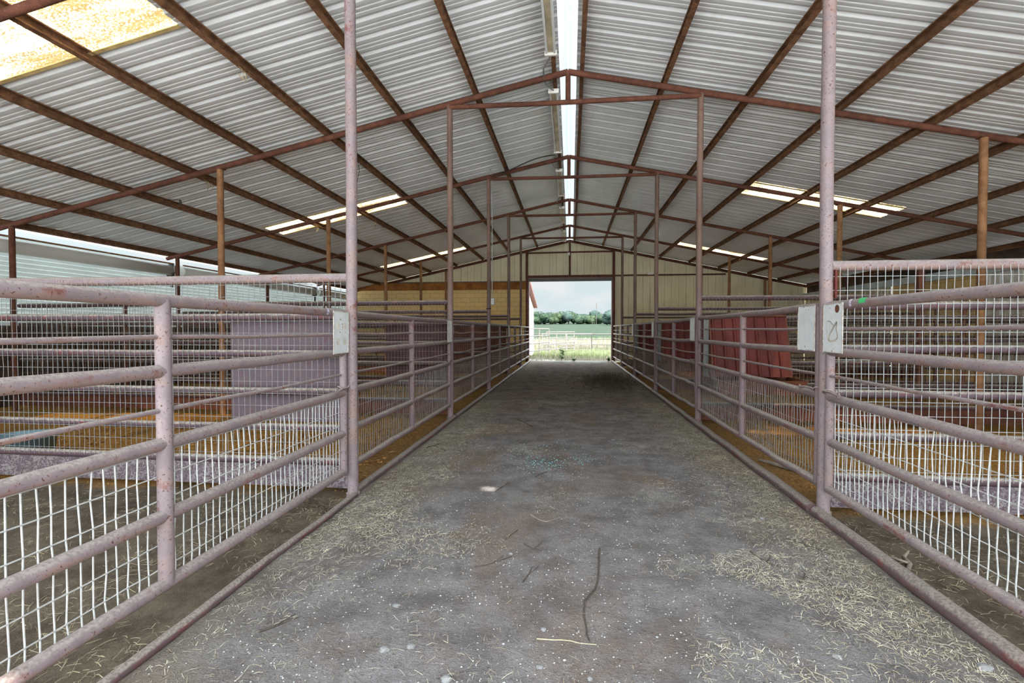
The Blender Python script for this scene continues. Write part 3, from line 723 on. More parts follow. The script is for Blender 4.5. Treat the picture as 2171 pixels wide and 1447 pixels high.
# ---------------------------------------------------------------- left wall: white sheet, rolled covers, boards below darkened to stand for shade
mb = MB(); rows = []
z = 1.45
while z < 3.0:
    for dz, d in ((0,0),(.054,.006),(.057,-.035),(.076,-.035),(.079,0)): rows.append([(-10.22 + d, y, z + dz) for y in (YB, 4, 10, 16, YG)])
    z += .085
mb.grid(rows); struct('wall_left', mb, M['curtain'])
mb = MB()
for k in range(6):
    z0 = -.1 + .26*k; mb.box((-10.32, YB, z0), (-10.26, YG, z0 + .26))
struct('wall_left_lower', mb, M['dark_board'])  # shade behind the pens put into the board colour
th = None
for i, (a, b) in enumerate(((-2., 3.75), (4.0, 11.45), (11.75, 18.5), (18.75, 21.9))):
    lab = ['', 'long white rolled cover under the left eave, nearest the camera', 'second white rolled cover under the left eave', 'far short white rolled cover under the left eave'][i] or 'white rolled cover under the left eave beside the camera'
    th = thing('rolled_cover', (-10.02, a, 2.87), lab, 'rolled cover', 'rolled covers under the left eave')
    mb = MB(); sp = []
    for k in range(61):
        q = k/60*5*2*PI; r = .135 - .012*k/60*2; sp.append((r*math.cos(q)*(1 - .0), r*math.sin(q)))
    ring = [(.125*math.cos(2*PI*k/28)*(1+.03*math.sin(5*2*PI*k/28)), .125*math.sin(2*PI*k/28)*(1+.03*math.sin(4*2*PI*k/28))) for k in range(28)]
    mb.loft([[(x, (b-a)*t, z) for x, z in ring] for t in (0, .25, .5, .75, 1)], True, True); mb.build('roll', M['roll'], th)
    mb = MB(); mb.tube([(.07,0,.165),(.07,b-a,.165)], .018, 8); mb.build('hem_pipe', M['rust_column'], th)
    mb = MB(); mb.tube([(.145*math.cos(2*PI*k/24), b-a-.03, .145*math.sin(2*PI*k/24)) for k in range(25)], .022, 6)
    mb.tube([(.02, b-a-.02, -.13), (.02, b-a-.02, -.42)], .03, 7); o = mb.build('crank_bracket', M['black'], th); o['label'] = 'black crank bracket'
    mb = MB(); mb.tube([(.12, b-a-.05, .16), (.13, b-a-.04, -.1), (.13, b-a-.03, -.75)], .009, 6); o = mb.build('pull_cord', M['white_metal'], th); o['label'] = 'white pull cord'

# ---------------------------------------------------------------- right wall
def rib_wall_y(y0, y1, z0, z1, x, pitch=.30, h=.03):
    pr = []; y = y0
    while y < y1:
        for dy, d in ((0,0),(.06,0),(.09,h),(.17,h),(.20,0)):
            if y + dy < y1: pr.append((y+dy, d))
        y += pitch
    pr.append((y1, 0)); mb = MB(); mb.grid([[(x + d, y, z0) for y, d in pr], [(x + d, y, z1) for y, d in pr]]); return mb
struct('wall_right', rib_wall_y(YB, 13.1, -.2, 2.90, 9.82), M['white_metal'])
mb = MB(); mb.box((9.84, 13.1, -.2), (10.0, 16.6, 2.90)); struct('wall_right_block', mb, M['block'])
struct('wall_right_far', rib_wall_y(16.6, YG+.05, -.2, 2.90, 9.82), M['tan'])
mb = MB(); mb.box((9.86, YB, 2.88), (9.92, YG, 3.28)); struct('wall_right_upper', mb, M['dark_board'])  # dark strip stands in for the shaded roof underside
mb = MB(); mb.bbox((9.66, YB, 2.70), (9.80, YG, 2.90), .008)
tag(mb.build('eave_fascia', M['blue_fascia']), 'pale blue fascia beam along the right eave', 'beam')
th = thing('pipe_doorway', (5.05, FR[1] + .3, 0), 'rusty square pipe doorway frame behind the right foreground partition', 'frame')
mb = MB(); mb.box((-.04,-.04,-.1),(.04,.04,2.27)); mb.build('upright', M['rust_dark'], th)
mb = MB(); mb.box((2.1,-.04,-.1),(2.18,.04,2.27)); mb.build('upright', M['rust_dark'], th)
mb = MB(); mb.box((-.04,-.04,2.27),(2.18,.04,2.35)); mb.build('lintel', M['rust_dark'], th)

# ---------------------------------------------------------------- lamp fixtures along the ridge
LY = [(4.55, 6.95), (8.05, 10.75), (12.0, 14.2), (15.6, 17.8), (19.3, 21.4)]
for i, (a, b) in enumerate(LY):
    x = XR - .235; z = sheet(x) - .125
    th = thing('fluorescent_fixture', (x, a, z), f'twin tube lamp fixture left of the ridge, {ORD[i]} from the camera', 'lamp', 'twin tube lamp fixtures along the ridge')
    mb = MB(); L = b - a
    mb.loft([[(-.05,y,0),(.05,y,0),(.035,y,-.035),(-.035,y,-.035)][::-1] for y in (0, L)], True); mb.build('housing', M['fixture'], th)
    for s in (-1, 1):
        mb = MB(); mb.tube([(s*.055,.03,-.045),(s*.055,L-.03,-.045)], .016, 10); mb.build('tube', M['tube'], th)
    for y in (0, L):
        mb = MB(); mb.bbox((-.085, y-.02, -.07), (.085, y+.02, .0), .005); mb.build('end_socket', M['white_metal'], th)
    if i < 4:
        c = LY[i+1][0] - b
        mb = MB(); mb.tube([(0,L+.02,-.02),(-.03,L+c*.12,-.05),(-.12,L+c*.3,-.06),(-.13,L+c*.55,-.07),(-.11,L+c*.72,-.06),(-.03,L+c*.9,-.05),(0,L+c-.03,-.03)], .011, 8); o = mb.build('conduit', M['conduit'], th); o['label'] = 'bent grey conduit to the next fixture'
# power lead from the ridge down to the third left post
th = thing('roof_cable', (XR-.3, FR[2]-.25, sheet(XR-.3)-.13), 'dark cable along the roof from the ridge to the third left post', 'cable')
mb = MB(); e = Vector((x2+.06, FR[2]-.03, 4.86)) - Vector((XR-.3, FR[2]-.25, sheet(XR-.3)-.13))
mb.tube([tuple(e*t + Vector((0, -.1*math.sin(PI*t), .03*math.sin(PI*t*2) + (.09 if t > .93 and t < 1 else 0)))) for t in [i/14 for i in range(15)]], .012, 6); mb.build('cable', M['black'], th)

# hanging wires and twine under the roof
def hang(name, x, y, pts, label, m, r=.006, bob=None):
    z = sheet(x) - .11
    th = thing(name, (x, y, z), label, 'wire' if m is not M['twine'] else 'twine')
    mb = MB(); mb.tube(pts, r, 6); mb.build('strand', m, th)
    if bob: k = MB(); k.tube([pts[-1], (pts[-1][0]+bob[0], pts[-1][1]+bob[1], pts[-1][2]+bob[2])], .016, 7); k.build('hook', M['black'], th)
hang('hanging_wire', -4.05, 9.2, [(.2,-.6,.1),(.0,.0,-.02),(-.5,.9,-.14),(-.62,1.15,-.2)], 'dark wire with hook hanging below the left roof before the skylight', M['black'], .005, (-.01,.02,-.12))
hang('hanging_wire', -7.4, 7.3, [(.15,-.9,.0),(.25,0,-.05),(.38,.6,-.09),(.5,.8,-.05)], 'dark wire hanging from the left roof near the first column', M['black'], .005, (.0,.02,-.09))
for k, (x, y) in enumerate(((-6.31, 8.05), (-3.9, 5.6), (-6.3, 11.7), (-5.1, 12.6))):
    lab = ['frayed twine tied on the sixth left purlin', 'frayed twine tied on the fourth left purlin in the upper left', 'loose twine loops under the skylight on the sixth left purlin', 'frayed twine beside the left column under the skylight'][k]
    th = thing('twine_scrap', (x, y, sheet(x)-.12), lab, 'twine', 'twine scraps on the purlins'); mb = MB()
    rk = random.Random(k)
    for q in range(2):
        a = rk.uniform(-.1,.1); mb.tube([(0,a,.04),(rk.uniform(-.02,.02),a+.03,-.05),(rk.uniform(-.03,.03),a+.01,-.11-rk.random()*.06),(rk.uniform(-.03,.03),a-.04,-.07)], .004, 5)
    mb.tube([(0,-.14,.02),(.01,0,-.005),(0,.14,.02)], .005, 5); mb.build('strands', M['twine'], th)

# ---------------------------------------------------------------- blue tub, litter on the floor
th = thing('feed_tub', (-5.66, 4.5, zpen(-5.66, 4.5)), 'pale blue plastic tub behind the left partition at the photo edge', 'tub')
mb = MB(); prf = [(.0,.02),(.235,.02),(.265,.29),(.285,.29),(.285,.315),(.257,.315),(.225,.04),(.0,.04)]
mb.loft([[(r*math.cos(2*PI*k/28), r*math.sin(2*PI*k/28), z) for k in range(28)] for r, z in [(max(r,.001), z) for r, z in prf]], True, True); mb.build('tub', M['blue_plastic'], th)
mb = MB(); mb.tube([(.285*math.cos(2*PI*k/28), .285*math.sin(2*PI*k/28), .305) for k in range(29)], .014, 6); mb.build('rim', M['blue_plastic'], th)

import numpy as _np
def px2ground(x, y, z=0.):
    """photo point -> ground, used only while laying out the litter"""
    f, u, r = CAMF, CAMU, CAMR
    d = f + r*((x-1085.5)/1050.) + u*((723.5-y)/1050.); t = (z-1.36)/d.z; p = Vector((0,0,1.36)) + d*t; return p
psi, pit = 0.11799109, .02237722
CAMF = Vector((-math.sin(psi)*math.cos(pit), math.cos(psi)*math.cos(pit), -math.sin(pit))); CAMR = Vector((math.cos(psi), math.sin(psi), 0)); CAMU = CAMR.cross(CAMF)
def gz(x, y): return zaisle(x, y) if abs(x) < 1.8 else zpen(x, y)
TW = [([(1271,1165),(1268,1225),(1262,1250),(1238,1275),(1240,1310),(1244,1345),(1250,1358)], .0075, 'twig', 'long dark curved twig on the aisle, right of the middle foreground'),
      ([(1138,1355),(1190,1357),(1265,1366)], .0036, 'stalk', 'pale yellow stalk lying across the near aisle'),
      ([(1007,1200),(1030,1196),(1062,1187),(1085,1178)], .006, 'twig', 'thin dark twig left of centre in the near aisle'),
      ([(1070,1143),(1098,1124)], .006, 'twig', 'short straight dark twig in the middle of the near aisle'),
      ([(1110,1150),(1130,1163),(1147,1167)], .006, 'twig', 'short dark twig right of the straight one in the near aisle'),
      ([(550,1335),(580,1325),(635,1308)], .008, 'twig', 'dark twig beside the left curb pipe in the foreground'),
      ([(1125,1093),(1145,1103),(1160,1106),(1188,1098)], .007, 'twig_pale', 'forked grey twig on the dirt beyond the near twigs'),
      ([(1050,1042),(1070,1030),(1078,1022)], .008, 'twig', 'dark twig beside the small sun fleck'),
      ([(1135,1012),(1160,1000)], .007, 'twig', 'small dark twig in front of the glass bits'),
      ([(1098,890),(1112,896),(1130,905)], .009, 'twig', 'dark twig in the middle of the aisle near the second post'),
      ([(1340,903),(1360,921)], .009, 'twig_pale', 'grey twig right of the aisle middle'),
      ([(905,948),(920,943),(946,955)], .010, 'twig', 'dark twig beside the left curb beyond the foreground post'),
      ([(1590,1168),(1625,1190),(1655,1203)], .007, 'twig', 'dark twig before the right foreground curb, among hay'),
      ([(1655,1137),(1700,1150),(1740,1165),(1775,1175)], .006, 'twig', 'thin dark twig beside the right curb pipe'),
      ([(1690,1235),(1700,1228),(1712,1219)], .007, 'twig', 'short forked twig near the right curb in the foreground'),
      ([(1108,1233),(1122,1218),(1128,1200)], .006, 'twig', 'short dark twig with a knob, centre of the near aisle')]
for pts, r, m, lab in TW:
    P = [px2ground(*q) for q in pts]
    Q = []
    for a, b in zip(P, P[1:]):
        for k in range(4): Q.append(a.lerp(b, k/4))
    Q.append(P[-1]); o = P[0].copy(); o.z = 0
    W = [(q.x - o.x + .006*nz(q.x, q.y, 3, 9), q.y - o.y, gz(q.x, q.y) + r*.6 + .004*nz(q.x, q.y, 1, 12)) for q in Q]
    mb = MB(); mb.tube(W, [r*(1 - .55*i/len(W))*.75 for i in range(len(W))], 7)
    if m == 'twig' and len(W) > 6:
        k = len(W)//2; mb.tube([W[k], (W[k][0]+.04, W[k][1]+.05, W[k][2]+.012), (W[k][0]+.05, W[k][1]+.10, W[k][2]+.005)], [r*.45, r*.35, r*.2], 6)
    tag(mb.build('twig' if m != 'stalk' else 'straw_stalk', M[m], None, o), lab, 'twig', 'twigs on the aisle')
ST = [(815,1379,.022,'pale stone left of the middle in the near aisle'), (871,1373,.020,'white stone right of a pale one in the near aisle'), (840,1285,.020,'grey stone in the left half of the near aisle'), (945,1441,.026,'white stone at the bottom edge of the photo'),
      (1250,1440,.016,'pale stone at the bottom edge right of centre'), (1144,1414,.013,'small pale stone below the yellow stalk'), (1300,932,.020,'pale stone beyond the glass bits, right of the middle'), (1616,1097,.022,'pale stone in the hay near the right post'),
      (2087,1413,.030,'white stone in the lower right corner beside the curb'), (1775,1388,.020,'white stone in the right foreground dirt'), (1083,1173,.016,'flat pale stone beside the dark twigs'), (1153,1335,.014,'small round stone left of the curved twig')]
def stone(mb, o, r, rk, squash=.7, n=8, m=5):
    rings = []; rr_ = rk.random()*50
    sx, sy = rk.uniform(.8,1.25), rk.uniform(.8,1.2)
    for i in range(m+1):
        t = PI*i/m; z = math.cos(t); q = max(.02, math.sin(t))
        rings.append([(o[0] + r*q*sx*math.cos(2*PI*k/n)*(1+.6*nz(i*1.3, k*1.7, rr_)), o[1] + r*q*sy*math.sin(2*PI*k/n)*(1+.6*nz(i*2.1, k*1.1, rr_+4)), o[2] + r*squash*z) for k in range(n)])
    mb.loft(rings[::-1], True, False)
for i, (x, y, r, lab) in enumerate(ST):
    p = px2ground(x, y); mb = MB(); stone(mb, (0,0,0), r*.85, random.Random(i), .6, 9, 6)
    tag(mb.build('stone', M['stone'], None, (p.x, p.y, gz(p.x, p.y) + r*.2)), lab, 'stone', 'stones on the aisle')
# gravel: nobody could count it
mb = MB()
for k in range(9000):
    t = rnd.random()
    y = 1.0 + 7.5 * t * t; x = rnd.uniform(-1.7, 1.75)
    if nz(x, y, 3, 1.3) < -.12 + .1*rnd.random(): continue
    r = rnd.uniform(.0016, .0050) * (1 + .5*(rnd.random() > .96))
    b = len(mb.v); z = gz(x, y)
    d = [rnd.uniform(.7,1.3) for _ in range(6)]
    mb.v += [(x+r*d[0],y,z+r*.3),(x,y+r*d[1],z+r*.3),(x-r*d[2],y,z+r*.3),(x,y-r*d[3],z+r*.3),(x,y,z+r*d[4]),(x,y,z-r)]
    for q in ((0,1,4),(1,2,4),(2,3,4),(3,0,4)): mb.face([b+i for i in q])
tag(mb.build('gravel', M['gravel']), 'fine pale gravel scattered over the near aisle dirt', 'gravel', None, 'stuff')
mb = MB()
for cx, cy, n, s in ((1105,960,60,28),(1158,985,150,26),(1240,974,50,20),(1180,950,70,30),(1300,955,25,50)):
    for _ in range(n):
        p = px2ground(rnd.gauss(cx, s), rnd.gauss(cy, s*.35)); r = rnd.uniform(.003,.008); z = gz(p.x, p.y) + .002
        a = rnd.random()*6.28; c = [(p.x + r*math.cos(a+q), p.y + r*math.sin(a+q)*.8, z + (.001 if q < 2 else .004)) for q in (0, 2.2, 4.1)]
        mb.loft([c, [(q[0], q[1], q[2]+.003) for q in c]], True)
tag(mb.build('broken_glass', M['glass_bits']), 'teal broken glass bits in the middle of the aisle', 'glass', None, 'stuff')

def blade(mb, x, y, z, L, w, a, lift, rk):
    dx, dy = math.cos(a), math.sin(a); nx, ny = -dy*w/2, dx*w/2
    bx = rk.uniform(-.10,.10)*L
    p = [(x - dx*L/2, y - dy*L/2, z + rk.random()*lift), (x + nx*bx/w*2*.5, y + ny*bx/w*2*.5, z + lift*.6 + rk.random()*lift), (x + dx*L/2, y + dy*L/2, z + rk.random()*lift)]
    b = len(mb.v)
    for q in p: mb.v += [(q[0]+nx, q[1]+ny, q[2]), (q[0]-nx, q[1]-ny, q[2]+w*.3), ]
    mb.face([b, b+1, b+3, b+2]); mb.face([b+2, b+3, b+5, b+4])
def hay(name, n, region, dens, L, w, m, lab, lift=.012):
    mb = MB(); k = 0; tries = 0
    while k < n and tries < n*12:
        tries += 1; x, y = region()
        if rnd.random() > dens(x, y): continue
        blade(mb, x, y, gz(x, y) + .004, rnd.uniform(.4,1.3)*L, rnd.uniform(.6,1.3)*w, rnd.random()*6.28, lift*rnd.random(), rnd); k += 1
    tag(mb.build(name, m), lab, 'hay', None, 'stuff')
def aisle_dens(x, y):
    e = abs(x)/1.8; cl = nz(x, y, 12, 1.1)
    d = max(0, e - .55)*2.2*(1.2 if x > 0 else 1.0) + max(0, cl - .15)*1.7
    d *= min(1, max(.12, (y - 1.9)/1.1)) if x < .4 else min(1, max(.3, (y - 1.4)/.8))
    if x > .5 and 1.5 < y < 3.2: d += max(0, nz(x, y, 20, 2.2) - .1)*2
    return min(1, d)
reg_near = lambda: (rnd.uniform(-1.72, 1.74), 1.5 + 8.0*rnd.random()**1.15)
hay('hay', 22000, reg_near, aisle_dens, .045, .0015, M['straw'], 'pale loose hay strewn along the aisle edges')
hay('hay', 15000, reg_near, lambda x, y: min(1, .1 + aisle_dens(x, y)), .04, .0016, M['straw_dull'], 'dull trampled hay in patches on the aisle')
hay('hay', 3500, lambda: (rnd.uniform(-1.72, 1.74), rnd.uniform(8, 19)), lambda x, y: .4 + .5*abs(x)/1.8, .10, .006, M['straw_dull'], 'dark trampled hay on the far aisle')
hay('hay', 2600, lambda: (rnd.gauss(.1, .55), rnd.gauss(3.95, .45)), lambda x, y: .5 + 1.6*nz(x, y, 31, 2.4) if abs(x) < 1.7 else 0, .035, .0016, M['twig_pale'], 'dark hay scraps across the aisle near the sun fleck')
hay('hay', 1600, lambda: (rnd.gauss(1.0, .35), rnd.gauss(13.2, 1.0)), lambda x, y: .9 if abs(x) < 1.7 else 0, .16, .009, plain('dark_hay', (.09,.07,.045), .9, 0., .4, 6), 'dark clump of trampled hay right of the far aisle', .09)
hay('hay', 6000, lambda: (rnd.choice((-1,1))*(1.84 + 3.2*rnd.random()**1.5), rnd.uniform(.8, 3.9)), lambda x, y: .45 + nz(x, y, 5, 1.5), .06, .0026, M['straw_dull'], 'dull hay on the near pen floors')
hay('wood_shavings', 5000, lambda: (rnd.choice((-1,1))*(1.84 + 5*rnd.random()), rnd.uniform(4.0, 9.5)), lambda x, y: .7, .035, .007, plain('orange_shavings', (.48,.27,.08), .9, 0., .4, 9), 'orange wood shavings on the pen floors')  # loose shavings carry the same painted warm glow
mb = MB()
for _ in range(1500):
    x = -rnd.uniform(2.0, 6.6); y = 4.15 + 2.4*rnd.random()**1.6
    if nz(x, y, 9, 1.3) < -.15: continue
    r = rnd.uniform(.018,.045); a = rnd.random()*6.28; z = zpen(x, y) + .01 + .05*rnd.random()**2
    pts = []
    for q, rr_ in ((0,1),(.9,.62),(1.8,.75),(3.14,.9),(4.4,.75),(5.3,.6)):
        pts.append((x + r*rr_*math.cos(a+q), y + r*rr_*math.sin(a+q), z + r*.6*rnd.uniform(-.4,.8)))
    c = len(mb.v); mb.v.append((x, y, z)); mb.v += pts
    for q in range(6): mb.face([c, c+1+q, c+1+(q+1)%6])
tag(mb.build('dry_leaves', M['leaf']), 'brown dry leaves heaped behind the left partition', 'leaves', None, 'stuff')
# crumpled leaf on the right curb
p = px2ground(1662, 1038); mb = MB(); rows = []
for i in range(7):
    rows.append([(.05*(j-3)/3*math.sin(PI*(i+.6)/7.2) + .012*nz(i, j, 2, .8), .075*(i-3)/3, .035 + .03*nz(i, j, 5, .7) + .012*abs(j-3)) for j in range(7)])
mb.grid(rows, True); o = mb.build('dry_leaf', M['paper'], None, (p.x, p.y, gz(p.x, p.y))); o.rotation_euler = (0, 0, .5)
tag(o, 'large curled tan leaf against the right curb pipe', 'leaf')
p = px2ground(1925, 1195); mb = MB(); mb.tube([(0,0,.012),(.05,.06,.02),(.07,.15,.018),(.14,.22,.03)], [.012,.011,.010,.006], 7); mb.tube([(.05,.06,.02),(-.02,.12,.03)], [.009,.005], 6)
tag(mb.build('branch', M['twig_pale'], None, (p.x, p.y, zpen(p.x, p.y))), 'crooked pale branch on the dirt under the right foreground gate', 'branch')
p = px2ground(1640, 985); mb = MB(); mb.tube([(-.16,.25,.03),(0,0,.03),(.14,-.22,.025)], [.016,.026,.02], 8)
tag(mb.build('branch', M['twig_pale'], None, (p.x + .12, p.y, zpen(p.x, p.y))), 'thick pale stick inside the second right gate', 'branch')

# ---------------------------------------------------------------- outside
def zout(x, y):
    if y < 40: return -.12 - .22*min(1, max(0, (y - 22.5)/8)) + .03*nz(x, y, 0, .4)
    t = (y - 40); return -.34 + t*.0165 + .00012*t*t*(1 if y < 400 else 1) * .35 + .12*nz(x, y, 0, .05)
ys = [22.3, 23, 24, 26, 28, 30, 34, 38, 42, 48, 56, 66, 80, 100, 120, 150, 180, 210, 240, 280, 330, 420]
xs = [-200,-120,-80,-50,-30,-20,-14,-9,-5,-2,0,2,5,9,14,20,30,50,80,120,200]
ground('ground', xs, ys, zout, M['field'])
ground('ground_yard', [-60,-30,-14,-5,0,5,14,30,60], [-60,-30,-12,-5,YB], lambda x, y: -.08, M['yard'])
ground('ground_side_left', [-60,-30,-18,-10.3], frange(YB, 22.3, 4), lambda x, y: -.1, M['yard'])
ground('ground_side_right', [10.0,18,30,60], frange(YB, 22.3, 4), lambda x, y: -.1, M['yard'])
mb = MB(); mb.bbox((-2.6, YG+.14, -.3), (-.75, 25.2, -.10), .01); tag(mb.build('concrete_apron', M['concrete']), 'pale concrete apron just outside the doorway on the left', 'slab')
# white shed at the left of the doorway
th = thing('white_shed', (-2.62, 24, -.35), 'white shed with red brown eave seen at the left of the doorway', 'shed')
mb = MB()
A = [(-5,-.9,0),(-5,6.0,0),(-5,6.0,3.08),(-5,-.9,4.35)]; B = [(0.38,q[1],q[2]) for q in A]
mb.loft([A, B], True); mb.build('wall', M['white_wall'], th)
mb = MB(); r0 = [(.02,-1.1,4.42),(.02,6.25,3.07),(.02,6.25,3.17),(.02,-1.1,4.55)]
mb.loft([[(-5.2,q[1],q[2]) for q in r0], [(.60,q[1],q[2]) for q in r0]], True); mb.build('roof_edge', M['shed_trim'], th)
mb = MB(); mb.box((.385,1.0,.15),(.42,1.9,2.5)); mb.build('door', M['shed_trim'], th)
def pipe_panel(loc, ang, L, H, rails, label, m, stiles):
    th = thing('yard_panel', loc, label, 'fence', 'pipe panels outside the doorway'); th.rotation_euler = (0,0,ang)
    for k in range(rails):
        z = .18 + (H-.18)*k/(rails-1); mb = MB(); mb.tube([(0,0,z),(L,0,z)], .028, 8); mb.build('rail', m, th)
    for q in stiles:
        mb = MB(); mb.tube([(L*q,0,-.2 if q in (0,1) else .15),(L*q,0,H)], .032, 8); mb.build('stile', m, th)
pipe_panel((-2.15, 25.2, -.3), math.radians(78), 4.2, 1.75, 5, 'pale pipe panel beside the white shed', M['pale_pipe'], (0,.5,1))
pipe_panel((-1.45, 30.0, -.35), math.radians(72), 5.5, 1.6, 5, 'second pale pipe panel beyond the white shed', M['pale_pipe'], (0,.33,.66,1))
for k, (a, b, y) in enumerate(((-2.2, 1.6, 38.5), (1.6, 5.6, 38.5), (-6, 8, 46))):
    pipe_panel((a, y, zout(0, y)), 0, b-a, 1.42 if k < 2 else 1.3, 4 if k < 2 else 3, ['left part of the grey pipe fence across the yard outside', 'right part of the grey pipe fence across the yard outside', 'thin farther fence beyond the yard fence'][k], M['grey_pipe'] if k else M['pale_pipe'], (0,.5,1) if k < 2 else (0,.25,.5,.75,1))
# grass and weeds
def grass(name, n, reg, h, w, m, lab):
    mb = MB()
    for _ in range(n):
        x, y = reg(); z = zout(x, y); H = h*rnd.uniform(.4,1.2); a = rnd.random()*6.28; l = rnd.uniform(.1,.5)*H; b = len(mb.v)
        dx, dy = math.cos(a)*w/2, math.sin(a)*w/2; ex, ey = rnd.uniform(-1,1)*l, rnd.uniform(-1,1)*l
        mb.v += [(x-dx,y-dy,z-.02),(x+dx,y+dy,z-.02),(x+dx*.7+ex*.4,y+dy*.7+ey*.4,z+H*.6),(x-dx*.7+ex*.4,y-dy*.7+ey*.4,z+H*.6),(x+ex,y+ey,z+H)]
        mb.face([b,b+1,b+2,b+3]); mb.face([b+3,b+2,b+4])
    tag(mb.build(name, m), lab, 'grass', None, 'stuff')
def wide(y0, y1): 
    def f():
        y = y0 + (y1-y0)*rnd.random()**1.4; return (rnd.uniform(-.10,.10)*y + .3, y)
    return f
grass('grass', 7000, wide(25, 40), .38, .028, M['grass'], 'pale green grass outside the doorway')
grass('dry_grass', 4500, wide(22.9, 40), .32, .022, M['dry_grass'], 'bleached dry grass outside the doorway')
grass('dry_weeds', 3500, wide(38.8, 47), .95, .04, M['dry_grass'], 'tall dry weeds along the yard fence')
grass('tall_weeds', 2500, lambda: (rnd.uniform(-3.2, 6), rnd.uniform(39, 52)), .9, .05, M['grass'], 'tall green weeds beyond the yard fence')
# weeds growing in the doorway
for k, (x, y, h, lab) in enumerate(((-.40, 21.9, .52, 'leafy weed sprig growing in the doorway, left of the middle'), (.15, 21.8, .12, 'small weed at the middle of the door sill'), (1.62, 21.7, .16, 'low weed at the right foot of the doorway'))):
    th = thing('weed', (x, y, zaisle(x, y)), lab, 'weed', 'weeds in the doorway'); mb = MB(); lf = MB(); rk = random.Random(k)
    for s in range(3 if k == 0 else 4):
        a = rk.random()*6.28; hh = h*rk.uniform(.7,1.1); tip = (math.cos(a)*hh*.25, math.sin(a)*hh*.25, hh)
        mb.tube([(0,0,0),(tip[0]*.4,tip[1]*.4,hh*.5),tip], .006, 5)
        for q in range(9):
            t = .25 + .75*q/8; c = Vector((tip[0]*t, tip[1]*t, hh*t)); b = rk.random()*6.28; L = (.20 if k == 0 else .12)*rk.uniform(.7,1.2)
            d = Vector((math.cos(b), math.sin(b), rk.uniform(-.2,.6))).normalized()*L; n_ = Vector((-d.y, d.x, 0)).normalized()*L*.42
            lf.poly([c, c + d*.5 + n_, c + d, c + d*.5 - n_])
    mb.build('stem', M['weed_green'], th); lf.build('leaves', M['weed_green'], th)
# utility poles
for k, (x, y, h, lab) in enumerate(((9.35, 185, 8.6, 'taller utility pole before the trees on the right'), (9.6, 225, 6.2, 'shorter utility pole left of the taller one'))):
    z = zout(x, y); th = thing('utility_pole', (x, y, z - .2), lab, 'pole', 'utility poles'); mb = MB(); mb.tube([(0,0,0),(0,0,h+.2)], [.10,.08], 8); mb.build('pole', plain('pole_wood', (.075,.07,.068), .9), th)
    mb = MB(); mb.box((-.3,-.08,h-.5),(.3,.08,h-.35)); mb.build('crossarm', M['bark'], th)
th = thing('guy_wire', (-2.9, 40, 5.4), 'thin pale wire slanting down across the sky in the doorway', 'wire'); mb = MB(); mb.tube([(0,0,0),(4.6,4,-5.4)], .0035, 5); mb.build('strand', M['pale_pipe'], th)
# trees beyond the field
rt = random.Random(11)
def tree(x, y, h, w, m, lab, k):
    z = zout(x, y); th = thing('tree', (x, y, z - .3), lab, 'tree', 'trees beyond the field')
    mb = MB(); mb.tube([(0,0,0),(.1,0,h*.3),(0,0,h*.6)], [.35,.28,.15], 7); mb.build('trunk', M['bark'], th)
    mb = MB()
    for q in range(7):
        a = rt.random()*6.28; rr_ = w*.32*rt.random(); c = (rr_*math.cos(a), rr_*math.sin(a), h*(.30 + .42*rt.random())); R = w*rt.uniform(.22,.34)
        rings = []
        for i in range(11):
            t = PI*i/10; s = max(.03, math.sin(t)); 
            rings.append([(c[0] + R*s*math.cos(2*PI*j/14)*(1+.45*nz(j*1.1+q*5, i*1.2, k*3)), c[1] + R*s*math.sin(2*PI*j/14), c[2] - R*.85*math.cos(t)*(1+.35*nz(j*.9, i*1.3, k+q*3))) for j in range(14)])
        mb.loft(rings, True, False)
    # loose outer leaves
    for q in range(420):
        a = rt.random()*6.28; e = rt.uniform(-.5,1.4); R = w*rt.uniform(.42,.56); c = Vector((R*math.cos(a)*math.cos(e), R*math.sin(a)*math.cos(e)*.7, h*.52 + h*.44*math.sin(e)))
        s = rt.uniform(.12,.35); mb.poly([c + Vector((rt.uniform(-s,s), rt.uniform(-s,s), rt.uniform(-s,s))) for _ in range(3)])
    mb.build('crown', m, th)
TR = [(1142,224,6.2,7,'tree1'),(1155,228,5.6,6,'tree2'),(1166,232,6.0,6,'tree1'),(1177,226,5.5,6,'tree3'),(1190,230,6.3,7.5,'tree1'),(1205,228,6.5,7,'tree2'),(1216,234,5.6,6,'tree3'),(1228,226,5.0,6,'tree1'),(1238,236,5.0,6,'tree2'),(1249,228,4.4,5.5,'tree3'),(1262,300,6.6,9,'tree2'),(1272,230,4.8,6,'tree1'),(1284,232,4.9,6,'tree2'),(1296,200,6.6,7,'tree2'),(1308,228,6.4,7,'tree1'),(1128,226,6,7,'tree3')]
TL = ['leftmost tree of the row beside the shed', 'second tree of the row beyond the field, from the left', 'third tree from the left in the far row', 'fourth tree from the left in the far row', 'rounded dark tree left of the row middle', 'tallest tree in the middle of the far row', 'tree right of the tallest in the far row', 'small dark tree right of the row middle', 'low blue green tree before the gap in the row', 'low tree at the dip in the far row', 'hazy distant tree behind the shorter pole', 'dark tree directly behind the taller pole', 'blue green tree just right of the taller pole', 'nearer blue green tree at the right door jamb', 'tree mostly hidden by the right door jamb', 'tree mostly hidden by the white shed']
for k, (px_, y, h, w, m) in enumerate(TR):
    d = CAMF + CAMR*((px_-1085.5)/1050.) + CAMU*(23.5/1050.); x = d.x/d.y*y
    tree(x, y, h, w, M[m], TL[k], k)

